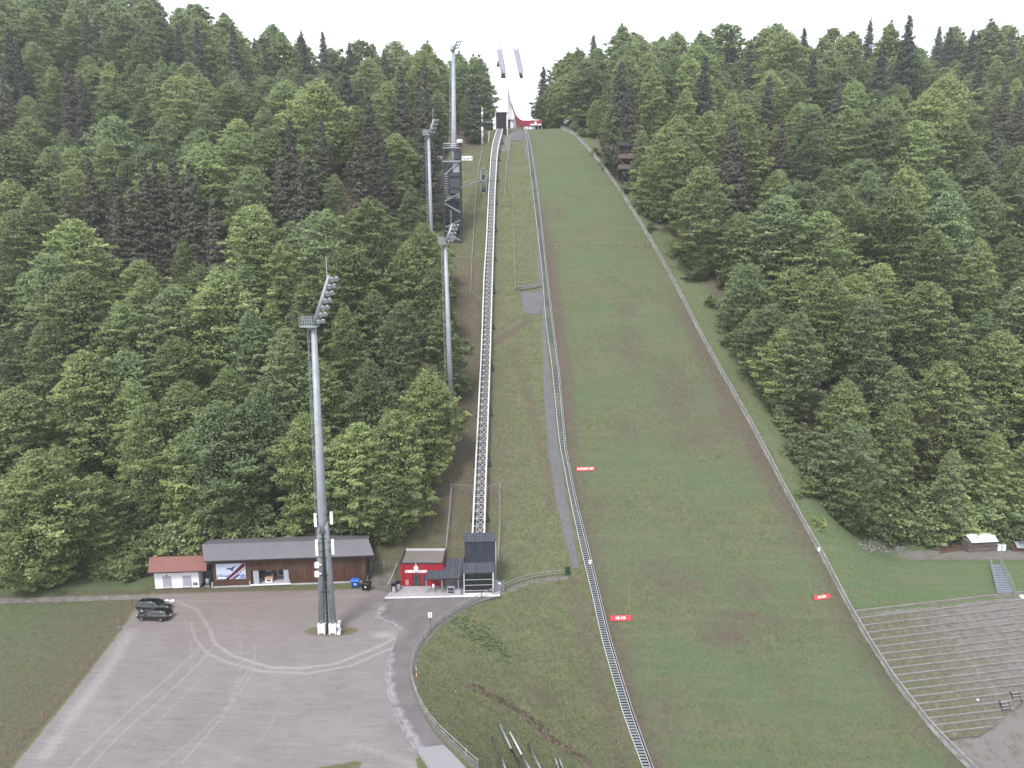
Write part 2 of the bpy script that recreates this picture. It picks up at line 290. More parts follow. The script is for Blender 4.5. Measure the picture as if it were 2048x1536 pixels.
# ------------------------------------------------------------------ mesh helpers
class MB:
    def __init__(s): s.v=[]; s.f=[]
    def add(s,vs,fs):
        o=len(s.v); s.v+= [tuple(map(float,v)) for v in vs]; s.f+=[tuple(i+o for i in f) for f in fs]; return s
    def box(s,c,size,mtx=None,taper=1.0):
        x,y,z=[a/2 for a in size]; vs=[]
        for k,(a,b,d) in enumerate([(-1,-1,-1),(1,-1,-1),(1,1,-1),(-1,1,-1),(-1,-1,1),(1,-1,1),(1,1,1),(-1,1,1)]):
            t=taper if d>0 else 1; vs.append(Vector((a*x*t,b*y*t,d*z)))
        if mtx is not None: vs=[mtx@v for v in vs]
        c=Vector(c); return s.add([v+c for v in vs],[(0,3,2,1),(4,5,6,7),(0,1,5,4),(1,2,6,5),(2,3,7,6),(3,0,4,7)])
    def bar(s,p,q,wd,ht=None,up=(0,0,1)):
        p=Vector(p);q=Vector(q);d=q-p; L=d.length
        if L<1e-6: return s
        d/=L; u=Vector(up); sd_=d.cross(u)
        if sd_.length<1e-4: sd_=d.cross(Vector((0,1,0)))
        sd_.normalize(); uu=sd_.cross(d).normalized(); ht=ht or wd
        vs=[]
        for e in (p,q):
            for a,b in ((-1,-1),(1,-1),(1,1),(-1,1)): vs.append(e+sd_*a*wd/2+uu*b*ht/2)
        return s.add(vs,[(0,1,2,3),(7,6,5,4),(0,4,5,1),(1,5,6,2),(2,6,7,3),(3,7,4,0)])
    def tube(s,pts,rad,n=8,cap=True):
        pts=[Vector(p) for p in pts]
        if not hasattr(rad,'__len__'): rad=[rad]*len(pts)
        vs=[];fs=[]
        for i,p in enumerate(pts):
            d=(pts[min(i+1,len(pts)-1)]-pts[max(i-1,0)]).normalized()
            a=d.cross(Vector((0,0,1)));  a=a if a.length>1e-3 else Vector((1,0,0)); a.normalize(); b=a.cross(d).normalized()
            for k in range(n):
                t=2*math.pi*k/n; vs.append(p+(a*math.cos(t)+b*math.sin(t))*rad[i])
        for i in range(len(pts)-1):
            for k in range(n):
                k2=(k+1)%n; fs.append((i*n+k,i*n+k2,(i+1)*n+k2,(i+1)*n+k))
        if cap: fs.append(tuple(range(n))[::-1]); fs.append(tuple((len(pts)-1)*n+k for k in range(n)))
        return s.add(vs,fs)
    def extr(s,poly,d):   # polygon of 3D points extruded by vector
        n=len(poly); d=Vector(d); vs=[Vector(p) for p in poly]+[Vector(p)+d for p in poly]
        return s.add(vs,[tuple(range(n)),tuple(range(2*n-1,n-1,-1))]+[(i,i+n,(i+1)%n+n,(i+1)%n) for i in range(n)])
    def quad(s,*p): return s.add(p,[tuple(range(len(p)))])
    def build(s,name,m,parent=None,smooth=False,origin=None,fixn=True):
        me=bpy.data.meshes.new(name)
        o=Vector(origin) if origin is not None else (parent.matrix_basis.translation.copy() if parent is not None else None)
        if o is None:
            a=np.array(s.v); o=Vector(((a[:,0].min()+a[:,0].max())/2,(a[:,1].min()+a[:,1].max())/2,a[:,2].min()))
        if parent is not None and parent.parent is not None and origin is None:
            o=Vector(root_of(parent).location)
        me.from_pydata([(x-o.x,y-o.y,z-o.z) for x,y,z in s.v],[],s.f); me.materials.append(m if not isinstance(m,str) else M[m])
        if fixn:
            bm=bmesh.new(); bm.from_mesh(me); bmesh.ops.recalc_face_normals(bm,faces=bm.faces); bm.to_mesh(me); bm.free()
        if smooth: me.polygons.foreach_set('use_smooth',[True]*len(me.polygons))
        ob=bpy.data.objects.new(name,me); COL.objects.link(ob)
        if parent is not None: ob.parent=parent
        else: ob.location=o
        return ob
def root_of(o):
    while o.parent: o=o.parent
    return o
def tag(o,label=None,cat=None,group=None,kind=None):
    if label: o['label']=label
    if cat: o['category']=cat
    if group: o['group']=group
    if kind: o['kind']=kind
    return o
def thing(name,label,cat,loc,group=None,rz=0):
    o=bpy.data.objects.new(name,None); COL.objects.link(o); o.location=loc; o.rotation_euler=(0,0,rz); o.empty_display_size=.3
    return tag(o,label,cat,group)
def copy_tree(o,parent=None):
    c=o.copy(); COL.objects.link(c); c.parent=parent
    for ch in list(o.children): copy_tree(ch,c)
    return c
def mesh_np(name,V,Fq,m,tint=None,smooth=False):
    """V (n,3), Fq (k,4) quads or list of such with materials"""
    me=bpy.data.meshes.new(name); nv=len(V); nf=len(Fq); k=Fq.shape[1]
    me.vertices.add(nv); me.vertices.foreach_set('co',np.asarray(V,np.float32).ravel())
    me.loops.add(nf*k); me.loops.foreach_set('vertex_index',Fq.astype(np.int32).ravel())
    me.polygons.add(nf); me.polygons.foreach_set('loop_start',np.arange(0,nf*k,k,dtype=np.int32))
    me.update(calc_edges=True); me.validate()
    me.materials.append(m)
    if tint is not None:
        a=me.attributes.new('tint','FLOAT','POINT'); a.data.foreach_set('value',np.asarray(tint,np.float32))
    return me
def obj(name,me,parent=None,loc=None):
    o=bpy.data.objects.new(name,me); COL.objects.link(o)
    if parent: o.parent=parent
    if loc is not None: o.location=loc
    return o
def segdist(X,Y,pl):
    d=np.full(X.shape,1e9)
    for (x0,y0),(x1,y1) in zip(pl[:-1],pl[1:]):
        dx,dy=x1-x0,y1-y0; L=dx*dx+dy*dy+1e-9
        t=np.clip(((X-x0)*dx+(Y-y0)*dy)/L,0,1); d=np.minimum(d,np.hypot(X-x0-t*dx,Y-y0-t*dy))
    return d
def inpoly(X,Y,pl):
    c=np.zeros(X.shape,bool); n=len(pl)
    for i in range(n):
        x0,y0=pl[i]; x1,y1=pl[(i+1)%n]
        if y0==y1: continue
        k=((y0>Y)!=(y1>Y))&(X<(x1-x0)*(Y-y0)/(y1-y0)+x0); c^=k
    return c
def grid_sheet(name,xs,ys,zf,m,zone,mask=None,lift=0.0,kind='structure'):
    X,Y=np.meshgrid(xs,ys); Z=zf(X,Y)+lift
    nx,ny=len(xs),len(ys); idx=np.arange(nx*ny).reshape(ny,nx)
    q=np.stack([idx[:-1,:-1],idx[:-1,1:],idx[1:,1:],idx[1:,:-1]],-1)
    if mask is not None:
        cx=(X[:-1,:-1]+X[1:,1:])/2; cy=(Y[:-1,:-1]+Y[1:,1:])/2; q=q[mask(cx,cy)]
    q=q.reshape(-1,4); V=np.stack([X.ravel(),Y.ravel(),Z.ravel()],1); C=np.zeros((len(V),4),np.float32); C[:,3]=1
    zz=zone(X,Y)
    for i in range(3): C[:,i]=np.clip(zz[i].ravel(),0,1)
    u,inv=np.unique(q.ravel(),return_inverse=True); V=V[u]; C=C[u]; q=inv.reshape(-1,4)
    o0=np.array([V[:,0].mean(),V[:,1].mean(),0]); 
    me=mesh_np(name,V-o0,q,m); a=me.color_attributes.new('zone','FLOAT_COLOR','POINT'); a.data.foreach_set('color',C.ravel())
    me.polygons.foreach_set('use_smooth',[True]*len(me.polygons))
    o=obj(name,me,loc=o0); o['kind']=kind; return o
px=lambda pts,z=0.0:[flat(c,r,z) for c,r in pts]
gpx=lambda pts:[tuple(G(c,r)[:2]) for c,r in pts]

# ------------------------------------------------------------------ ground
FL=[(700,1110),(800,1085),(860,1060),(900,950),(915,850),(925,740),(905,620),(885,500),(872,400),(866,330)]
_fl=np.array([onL(c,r)[:2] for c,r in FL])
_fl=_fl[np.argsort(_fl[:,1])]
def xforL(y):     # right limit of the left forest (ground)
    v=np.interp(y,_fl[:,1],_fl[:,0])
    return v+sstep(219,226,y)*14+sstep(246,258,y)*1.5
FR=[(1140,262),(1175,290),(1225,345),(1290,435),(1390,570),(1475,700),(1545,815),(1585,900),(1650,985),(1710,1035)]
_fr=np.array([onL(c,r)[:2] for c,r in FR]); _fr=_fr[np.argsort(_fr[:,1])]
def xforR(y):
    return np.interp(y,_fr[:,1],_fr[:,0])
LIFT_PX=[(1000,257),(996,268),(988,300),(984,330),(984,380),(979.5,500),(977,540),(972,700),(964,880),(960.5,960),(956.5,1066)]
YARD=px([(300,1187),(430,1183),(600,1180),(745,1176),(775,1180),(790,1197),(765,1235),(800,1262),(785,1300),(778,1345),(797,1425),(832,1500),(850,1550),(700,1550),(715,1528),(640,1540),(620,1560),(10,1560),(22,1530),(125,1405),(213,1292),(245,1250),(262,1222),(275,1203)])
def zone_ground(X,Y):
    fl=np.clip((xforL(Y)-X)/6+.45,0,1)*(Y>104.5)
    fr=np.clip((X-xforR(Y))/6-.1,0,1)*(Y>119)
    lift=np.interp(Y,[105,125,150,175,200,230],[-5,-6,-8,-9,-9,-8])
    strip=np.where((X>xforL(Y)-2)&(X<xstair(Y))&(Y>105), np.clip(.62-(X-lift)/26,0.12,.66),0)
    strip=strip*np.interp(Y,[105,112,118,170,190,300],[.7,.8,1,.95,.35,.3])
    bank=np.where((X>xfence(Y))&(X<xstair(Y))&(Y<105),.20,0)
    R=np.maximum.reduce([fl*.9,fr*.8,strip,bank])
    # dark soil furrow on the bank, orange earth scar on the strip
    fur=segdist(X,Y,gpx([(945,1375),(1000,1400),(1045,1425),(1090,1470),(1180,1525)])); R=np.maximum(R,1.25*np.exp(-(fur/.6)**2))
    fur=segdist(X,Y,gpx([(985,690),(1020,665),(1060,640)])); R=np.maximum(R,.85*np.exp(-(fur/.9)**2))
    fur=segdist(X,Y,gpx([(1175,1150),(1195,1230),(1215,1300)])); R=np.maximum(R,.62*np.exp(-((fur+1)/1.6)**2))
    R=np.maximum(R,.55*np.exp(-(segdist(X,Y,gpx([(1030,700),(1080,880),(1110,1020)]))/2.2)**2)*(Y>105))
    field=(Y<101)&(X<-35)
    fy=np.clip((X+78)/28,0,1); R=np.where(field,.34+.25*fy*(1-np.exp(-((Y-86)/9)**2)*0),R)
    R=np.where(field,np.maximum(R,.60*np.exp(-(((X+60)/8)**2+((Y-89)/4)**2))),R)
    Gn=np.where((X>xright(Y))&(Y<119)&(Y>97),.85,np.where((X>xright(Y))&(X<xforR(Y)+2),.55,.15))
    Gn=np.where(field,np.clip(1.15-fy*1.0,0.3,1.2),Gn)
    Gn=np.where((X>-16)&(X<-6)&(Y>96)&(Y<0),.5,Gn)
    Gn=np.where((Y>100.5)&(Y<109)&(X<-57),.75,Gn); R=np.where((Y>100.2)&(Y<105)&(X<-57),.25,R)
    plant=np.exp(-(segdist(X,Y,gpx([(925,1250),(965,1275),(1000,1300)]))/2.0)**2); Gn=np.maximum(Gn,plant*.6*(Y<105))
    Gn=np.where((X>xstair(Y))&(X<xright(Y)),.5,Gn)
    B=np.zeros_like(X)
    B=np.where((X>xright(Y)+5)&(Y>110.5)&(Y<117.5),np.clip((X-60)/10,0,1)*.66*np.exp(-((Y-113.9)/2.3)**4),B)
    B=np.where((X>xright(Y)+.5)&(Y<terr_top(X)-.2),.80,B)
    B=np.maximum(B,.66*inpoly(X,Y,px([(745,1152),(790,1148),(800,1180),(735,1190)])))
    R=np.maximum(R,np.where((X>xfence(Y))&(X<xstair(Y))&(Y<105),.22+.30*np.exp(-(((X-4)/4)**2+((Y-83)/4)**2))+.34*np.exp(-((X-xstair(Y)+2.2)/2.0)**2),0))
    B=np.maximum(B,.7*np.exp(-(segdist(X,Y,gpx([(1135,1155),(1060,1165),(1000,1188)]))/.5)**2))
    edge=segdist(X,Y,[(f[0],f[1]) for f in _f]); B=np.maximum(B,.62*np.exp(-(edge/.7)**2)*(Y<105))
    B=np.maximum(B,.75*np.exp(-(segdist(X,Y,gpx([(1010,300),(1012,275),(1030,265)]))/2.0)**2))
    return R,Gn,B
xs=np.unique(np.round(np.concatenate([np.linspace(-500,-130,38),np.arange(-130,-72,1.5),np.arange(-72,76,.4),np.arange(76,130,1.5),np.linspace(130,500,38)]),3))
ys=np.unique(np.round(np.concatenate([np.linspace(-60,55,20),np.arange(55,112,.35),np.arange(112,180,.7),np.arange(180,270,1.2),np.arange(270,420,4),np.linspace(420,900,20)]),3))
def in_land(x,y): return (x>xrail(y)+.25)&(x<xright(y)-.2)&(y>58)&(y<251)
def Tg(X,Y): return T(X,Y)-0.45*(inpoly(X,Y,[tuple(p) for p in TERR]))
TERR=[flat(1722,1229,-2.9),flat(2116,1183,-2.9),flat(2112,1378,-9.3),flat(2040,1372,-9.3),flat(1975,1400,-9.8),flat(1925,1440,-10.6),flat(1900,1448,-10.6)]
ground=grid_sheet('ground',xs,ys,Tg,M['ground'],zone_ground)
def zone_land(X,Y):
    xl,xr=xrail(Y),xright(Y); t=(X-xl)/(xr-xl)
    R=np.maximum(.62*np.exp(-((X-xl)/3.2)**2)*np.interp(Y,[60,90,110,125,145,165,185,200,250],[.7,.9,.8,.9,1.25,1.3,1.0,.3,.2]), .56*np.exp(-((xr-X)/4.0)**2)*np.interp(Y,[60,90,105,125,150,170,200],[.5,.8,.8,1.3,1.3,.6,.1]))
    def patch(c,r,sx,sy,a):
        p=onL(c,r); return a*1.25*np.exp(-(((X-p.x)/sx)**2+((Y-p.y)/sy)**2))
    for a in ((1350,790,6,9,.40),(1460,830,4,9,.42),(1440,700,3,8,.42),(1460,1260,6,3,.40),(1260,700,5,9,.33),(1330,1150,14,4,.30),(1600,1400,5,4,.24),(1200,1300,3,6,.3),(1240,520,3,6,.2),(1400,870,8,5,.36),(1500,1180,5,4,.34),(1490,1235,4,1.2,.5),(1455,1275,5,1.5,.5),(1560,1240,3,1.2,.4),(1350,1170,7,2,.38),(1250,860,3,5,.35),(1190,1010,2,3,.4),(1120,430,2,5,.35),(1250,620,3,4,.36),(1330,1420,3,6,.3)):
        R=np.maximum(R,patch(*a))
    R=R+.10
    Gn=.45+.45*np.sin(Y*.37+np.sin(X*.2))*.4+.25*(1-np.exp(-((t-.5)/.4)**2))*0+.2*np.interp(Y,[70,90,105,180,200],[1,.2,0,.2,.7])
    return R,Gn,np.zeros_like(X)
grid_sheet('landing_slope',np.arange(4,62,.35),np.concatenate([np.arange(58,125,.35),np.arange(125,251.3,.6)]),T,M['landing'],zone_land,mask=in_land,lift=.05)
def zone_yard(X,Y):
    R=np.zeros_like(X)
    tr=[[(350,1202),(395,1220),(417,1255),(430,1287),(465,1312),(540,1335),(600,1337),(675,1327),(765,1290),(800,1270)],
        [(382,1245),(385,1262),(392,1280),(415,1307),(460,1327),(525,1343),(615,1347),(700,1332),(805,1287)],
        [(400,1294),(340,1352),(270,1412),(200,1475),(137,1540)],[(431,1288),(390,1335),(330,1392),(240,1470),(174,1540)],
        [(510,1290),(507,1340),(480,1385),(440,1440),(365,1525)],[(495,1340),(450,1420),(380,1485),(310,1540)],[(470,1255),(482,1290),(482,1335),(470,1380)],[(240,1200),(420,1202),(600,1200),(740,1192)],
        [(345,1199),(330,1201),(300,1203)],[(400,1360),(330,1430),(250,1505)],[(560,1420),(520,1480),(450,1540)],[(370,1240),(384,1300),(380,1350)]]
    for i,t in enumerate(tr):
        d=segdist(X,Y,px(t)); R=np.maximum(R,(.85,.8,.72,.72,.5,.42,.42,.6,.6,.34,.34,.36)[i]*np.exp(-(d/(.30,.24,.14,.14,.22,.22,.2,.22,.2,.3,.3,.25)[i])**2))
    R=np.maximum(R,.62*np.exp(-(segdist(X,Y,px([(262,1262),(222,1330),(150,1425),(90,1510)]))/1.0)**2))
    R=np.maximum(R,.45*np.exp(-(segdist(X,Y,px([(700,1490),(780,1510),(828,1530)]))/.8)**2))
    ed=segdist(X,Y,YARD+YARD[:1]); Gn=.85*np.exp(-(ed/.55)**2)
    x,y=flat(662,1262); e=np.hypot((X-x)/3.6,(Y-y)/1.3); Gn=np.maximum(Gn,.85*(e<1)+.4*np.exp(-(np.maximum(e-1,0)/.3)**2)*(e>1))
    rd=segdist(X,Y,px([(765,1235),(800,1262),(785,1300),(778,1345),(797,1425),(832,1500)])); Gn=np.where(rd<1.3,Gn*.35,Gn)
    B=np.interp(Y,[75,84,92,101],[.15,.35,.62,.75])*np.clip(1-np.abs(X+38)/22,0,1)**.3
    x,y=flat(765,1270); R=np.maximum(R,.9*np.exp(-(((X-x)/1.6)**2+((Y-y)/.9)**2)))
    return R,Gn,B
ya=np.array(YARD); grid_sheet('car_park',np.arange(ya[:,0].min(),ya[:,0].max(),.2),np.arange(ya[:,1].min(),ya[:,1].max(),.17),lambda x,y:x*0,M['yard'],zone_yard,mask=lambda x,y:inpoly(x,y,YARD),lift=.02)
ROADL=px([(770,1197),(745,1237),(785,1248),(797,1262),(786,1295),(775,1322),(770,1350),(775,1385),(788,1425),(810,1470),(833,1500),(870,1550)])
ROADR=px([(1000,1193),(955,1206),(905,1232),(868,1257),(838,1290),(824,1318),(820,1345),(824,1375),(836,1410),(858,1450),(880,1480),(945,1550)])
ROAD=ROADL+ROADR[::-1]; ra=np.array(ROAD)
def zone_road(X,Y):
    R=.62*np.exp(-(segdist(X,Y,px([(780,1305),(776,1350),(785,1400),(805,1440),(835,1490),(865,1545)]))/.8)**2)
    R=np.maximum(R,.62*np.exp(-(segdist(X,Y,px([(765,1210),(752,1235),(780,1245),(795,1256)]))/.9)**2))
    R=np.maximum(R,1.3*inpoly(X,Y,px([(836,1497),(888,1490),(950,1550),(865,1550)])))
    Gn=.6*np.exp(-(segdist(X,Y,px([(800,1262),(760,1300)]))/2)**2)
    return R,Gn,R*0
grid_sheet('road',np.arange(ra[:,0].min(),ra[:,0].max()+.3,.15),np.arange(ra[:,1].min(),ra[:,1].max()+.2,.12),lambda x,y:x*0,M['road'],zone_road,mask=lambda x,y:inpoly(x,y,ROAD),lift=.045)
PATH=px([(-200,1208),(0,1197),(150,1193),(300,1189),(300,1199),(150,1203),(0,1208),(-200,1222)]); pa=np.array(PATH)
grid_sheet('path',np.arange(pa[:,0].min(),pa[:,0].max(),.25),np.arange(pa[:,1].min(),pa[:,1].max(),.1),lambda x,y:x*0,M['road'],lambda X,Y:(X*0+.35,X*0+.55,X*0),mask=lambda x,y:inpoly(x,y,PATH),lift=.03)
# kerb stone line between yard and road
def sweep(name,pts,wd,ht,m,label=None,cat=None,parent=None,lift=0):
    b=MB()
    for a,c in zip(pts[:-1],pts[1:]): b.bar(Vector(a)+Vector((0,0,lift)),Vector(c)+Vector((0,0,lift)),wd,ht)
    o=b.build(name,m,parent); 
    if label: tag(o,label,cat)
    return o
kb=[Vector((*flat(c,r),0.06)) for c,r in [(797,1264),(786,1296),(775,1322),(770,1350),(775,1385),(788,1425),(810,1470),(833,1502),(868,1552)]]
M['kerb']=mat('worn_kerb',(.16,.15,.155),.9,noise=1,nscale=.8,col2=(.34,.33,.35))
tag(sweep('kerb',kb,.10,.10,M['kerb']),kind='structure')

# ================================================================== OBJECTS
def text_mb(txt,size,origin,ux,uz,nrm,depth=.03,align='CENTER',bold=0.0):
    """raised lettering: returns MB with the glyph meshes standing on plane (ux,uz)"""
    cu=bpy.data.curves.new('lettering','FONT'); cu.body=txt; cu.size=size; cu.align_x=align; cu.align_y='CENTER'; cu.extrude=depth/2; cu.offset=bold; cu.resolution_u=3
    ob=bpy.data.objects.new('lettering_tmp',cu); COL.objects.link(ob); dg=bpy.context.evaluated_depsgraph_get(); me=bpy.data.meshes.new_from_object(ob.evaluated_get(dg))
    o=Vector(origin); ux=Vector(ux).normalized(); uz=Vector(uz).normalized(); nrm=Vector(nrm).normalized(); b=MB()
    b.add([o+ux*v.co.x+uz*v.co.y+nrm*(v.co.z+depth/2) for v in me.vertices],[tuple(p.vertices) for p in me.polygons])
    bpy.data.objects.remove(ob); bpy.data.curves.remove(cu); bpy.data.meshes.remove(me); return b
class Wall:
    """vertical facade plane through two ground points; a = metres along it, d = metres behind it"""
    def __init__(s,A,B,z=0.0):
        s.A=Vector((A[0],A[1],z)); s.u=(Vector((B[0],B[1],z))-s.A); s.L=s.u.length; s.u.normalize(); s.n=Vector((s.u.y,-s.u.x,0)); s.z=z   # n faces the camera
    def p(s,a,h,d=0.0): return s.A+s.u*a-s.n*d+Vector((0,0,h))
    def px(s,c,r,d=0.0):
        dr=Vector(ray(c,r)); o=Vector((0,0,CAMH)); q=s.A-s.n*d
        t=(q-o).dot(s.n)/dr.dot(s.n); w_=o+dr*t; return (w_-q).dot(s.u),w_.z-s.z
    def slab(s,b,a0,a1,h0,h1,d0,d1):
        vs=[s.p(a,h,d) for h in (h0,h1) for a,d in ((a0,d0),(a1,d0),(a1,d1),(a0,d1))]
        b.add(vs,[(0,3,2,1),(4,5,6,7),(0,1,5,4),(1,2,6,5),(2,3,7,6),(3,0,4,7)]); return b
def gable(w,b,a0,a1,d0,d1,he,hr,hb,th=.14,dr=None):
    """roof with eave height he at d0, ridge hr at dr, back hb at d1"""
    dr=dr if dr is not None else (d0+d1)/2
    prof=[(d0,he),(dr,hr),(d1,hb),(d1,hb-th),(dr,hr-th),(d0,he-th)]
    b.extr([w.p(a0,h,d) for d,h in prof],w.u*(a1-a0)); return b
def wrot(w): return math.atan2(w.u.y,w.u.x)
# build a part whose texture axes follow the facade: mesh local coordinates rotated
def wbuild(w,b,name,m,parent):
    rz=wrot(w); o=Vector(root_of(parent).location); R=Matrix.Rotation(-rz,3,'Z'); b2=MB(); b2.v=[tuple(R@(Vector(v)-o)) for v in b.v]; b2.f=b.f
    me_o=b2.build(name,m,None,origin=(0,0,0)); me_o.parent=parent; me_o.location=(0,0,0); me_o.rotation_euler=(0,0,0 if parent.parent is not None or parent.type=='MESH' else rz)
    return me_o

# ---- barn -----------------------------------------------------------
W=Wall(flat(428,1175.5),flat(733,1164)); barn=thing('barn','long brown boarded barn with a grey sheet roof and an open kiosk niche','barn',W.A)
e0=W.px(408,1122,-.7); eh=e0[1]; a0=e0[0]; a1=W.px(748,1109,-.7)[0]; rh=W.px(405,1090,3.2)[1]
n0,nb=W.px(503,1168)[0],W.px(581,1168)[0]; nh0=W.px(540,1168)[1]; nh1=W.px(540,1140)[1]
D=7.0; wh=eh-.06
b=MB(); W.slab(b,0,n0,0.25,wh,0,.15); W.slab(b,nb,W.L,0.25,wh,0,.15); W.slab(b,n0,nb,nh1,wh,0,.15); W.slab(b,n0,nb,.25,max(nh0,.3),0,.15)
W.slab(b,0,.15,.25,wh,.153,D); W.slab(b,W.L-.15,W.L,.25,wh,.153,D); W.slab(b,.153,W.L-.153,.25,wh,D-.15,D)
for a in (0,W.L-.15):
    b.extr([W.p(a,wh+.002,0.02),W.p(a,wh+.4,2.6),W.p(a,wh+.002,D-.02)],W.u*.15)
wbuild(W,b,'wall','barn_wood',barn)
b=MB(); W.slab(b,-.02,W.L+.02,-.1,.247,-.06,D); wbuild(W,b,'foundation','concrete',barn)
def roof_sheared(w,b,e0a,e1a,eh,r0a,r1a,rh,de,dr,db,th=.14):
    sh0,sh1=(r0a-e0a),(r1a-e1a); k=(db-dr)/(dr-de)
    A_=[(e0a,de,eh),(e1a,de,eh),(r1a,dr,rh),(r0a,dr,rh),(e1a+sh1*1.3,db,eh),(e0a+sh0*1.3,db,eh)]
    vs=[w.p(a,h,d) for a,d,h in A_]+[w.p(a,h-th,d) for a,d,h in A_]
    b.add(vs,[(0,1,2,3),(3,2,4,5),(6,9,8,7),(9,11,10,8),(0,6,7,1),(5,4,10,11),(0,3,9,6),(3,5,11,9),(1,7,8,2),(2,8,10,4)])
rA=W.px(404,1091,2.6); rB=W.px(737,1076,2.6); rh=(rA[1]+rB[1])/2
b=MB(); roof_sheared(W,b,a0,a1,eh,rA[0],rB[0],rh,-.7,2.6,D+.6); rf=wbuild(W,b,'roof','roof_grey',barn)
b=MB(); W.slab(b,a0,a1,eh-.17,eh-.03,-.84,-.71); wbuild(W,b,'gutter','dark_steel',rf)
b=MB(); W.slab(b,n0+.01,nb-.01,nh0-.12,nh0,.16,2.6); wbuild(W,b,'niche_floor','concrete',barn)
b=MB(); W.slab(b,n0-.1,nb+.1,nh0-.02,nh0+.06,-.35,-.005); wbuild(W,b,'counter_ledge','white_paint',barn)
b=MB(); W.slab(b,n0+.01,nb-.01,nh0,nh1+.2,2.5,2.6); W.slab(b,n0+.02,n0+.1,nh0,nh1+.2,.16,2.49); W.slab(b,nb-.1,nb-.02,nh0,nh1+.2,.16,2.49); W.slab(b,n0+.11,nb-.11,nh1+.05,nh1+.15,.16,2.49); wbuild(W,b,'niche_lining','shed_wood',barn)
for c0,c1 in ((506,517),(567,577)):
    b=MB(); W.slab(b,W.px(c0,1150)[0],W.px(c1,1150)[0],nh0+.02,nh1-.06,.08,.14); wbuild(W,b,'folding_shutter','grey_door',barn)
b=MB(); W.slab(b,W.px(548,1150)[0],W.px(561,1150)[0],nh0+.3,nh0+1.35,2.42,2.49); wb=wbuild(W,b,'window','glass',barn)
b=MB(); x0,x1=W.px(548,1150)[0],W.px(561,1150)[0]
for q in ((x0-.08,x0,nh0+.22,nh0+1.43),(x1,x1+.08,nh0+.22,nh0+1.43)): W.slab(b,*q,2.38,2.44)
W.slab(b,x0,x1,nh0+1.35,nh0+1.43,2.38,2.44); W.slab(b,x0,x1,nh0+.22,nh0+.3,2.38,2.44); wbuild(W,b,'frame','white_paint',wb)
b=MB(); W.slab(b,W.px(523,1145)[0],W.px(535,1145)[0],nh0+1.1,nh0+1.2,2.2,2.49); wbuild(W,b,'shelf','white_paint',barn)
b=MB(); b.tube([W.p(W.L+.06,wh,-.05),W.p(W.L+.06,.4,-.05)],.06,6); wbuild(W,b,'downpipe','dark_steel',barn)
# poster
pa0,ph0=W.px(434,1159); pa1,ph1=W.px(490,1126); 
po=thing('poster','large blue and white poster with dark red diagonal stripes on the barn front','poster',W.p((pa0+pa1)/2,ph0,-.06))
b=MB(); W.slab(b,pa0,pa1,ph0,ph1,-.06,-.003); wbuild(W,b,'panel',mat('poster_sky',(.50,.56,.66),.4,noise=.8,nscale=.6,col2=(.35,.42,.58)),po)
def pp(s,t,d): return W.p(pa0+(pa1-pa0)*s,ph0+(ph1-ph0)*t,d)
def poly(pts,d,m,name):
    b=MB(); b.extr([pp(s,t,d) for s,t in pts],W.n*.01); return wbuild(W,b,name,m,po)
DR=mat('poster_dark_red',(.09,.015,.04),.5); WHT=M['white_sign']; NV=mat('poster_navy',(.03,.045,.13),.5); PV=mat('poster_violet',(.16,.17,.38),.5,noise=.6,nscale=1.5,col2=(.30,.36,.55))
tr=[(0.02,.2)]; 
for i in range(15): tr+= [(0.02+i*.064+.02,.2+random.uniform(.1,.24)),(0.02+i*.064+.06,.2+random.uniform(.0,.06))]
poly(tr+[(.985,.2),(.985,.03),(.02,.03)],-.062,PV,'tree_line')
poly([(.30,.0),(.42,.0),(.99,.78),(.99,.995),(.92,.995)],-.075,DR,'stripe'); poly([(.46,.0),(.50,.0),(.99,.66),(.99,.72)],-.075,DR,'stripe'); poly([(.425,.0),(.455,.0),(.99,.725),(.99,.772)],-.076,WHT,'stripe')
poly([(.54,.0),(.60,.0),(.80,.27),(.76,.29)],-.075,NV,'stripe'); poly([(.66,.0),(.70,.0),(.82,.16),(.79,.18)],-.075,WHT,'stripe')
poly([(.38,.70),(.50,.60),(.62,.70),(.66,.80),(.60,.80),(.52,.70),(.40,.76)],-.088,NV,'skier_silhouette'); poly([(.36,.63),(.70,.83),(.71,.85),(.35,.66)],-.100,NV,'skis'); poly([(.50,.56),(.56,.52),(.60,.62),(.55,.64)],-.088,NV,'arm')
b=text_mb('WINTER',.42,pp(.22,.10,-.076),W.u,(0,0,1),W.n,.01) ; b=MB(); b.extr([pp(.05,.07,-.078),pp(.33,.07,-.078),pp(.33,.15,-.078),pp(.05,.15,-.078)],W.n*.01); wbuild(W,b,'caption_strip',WHT,po)
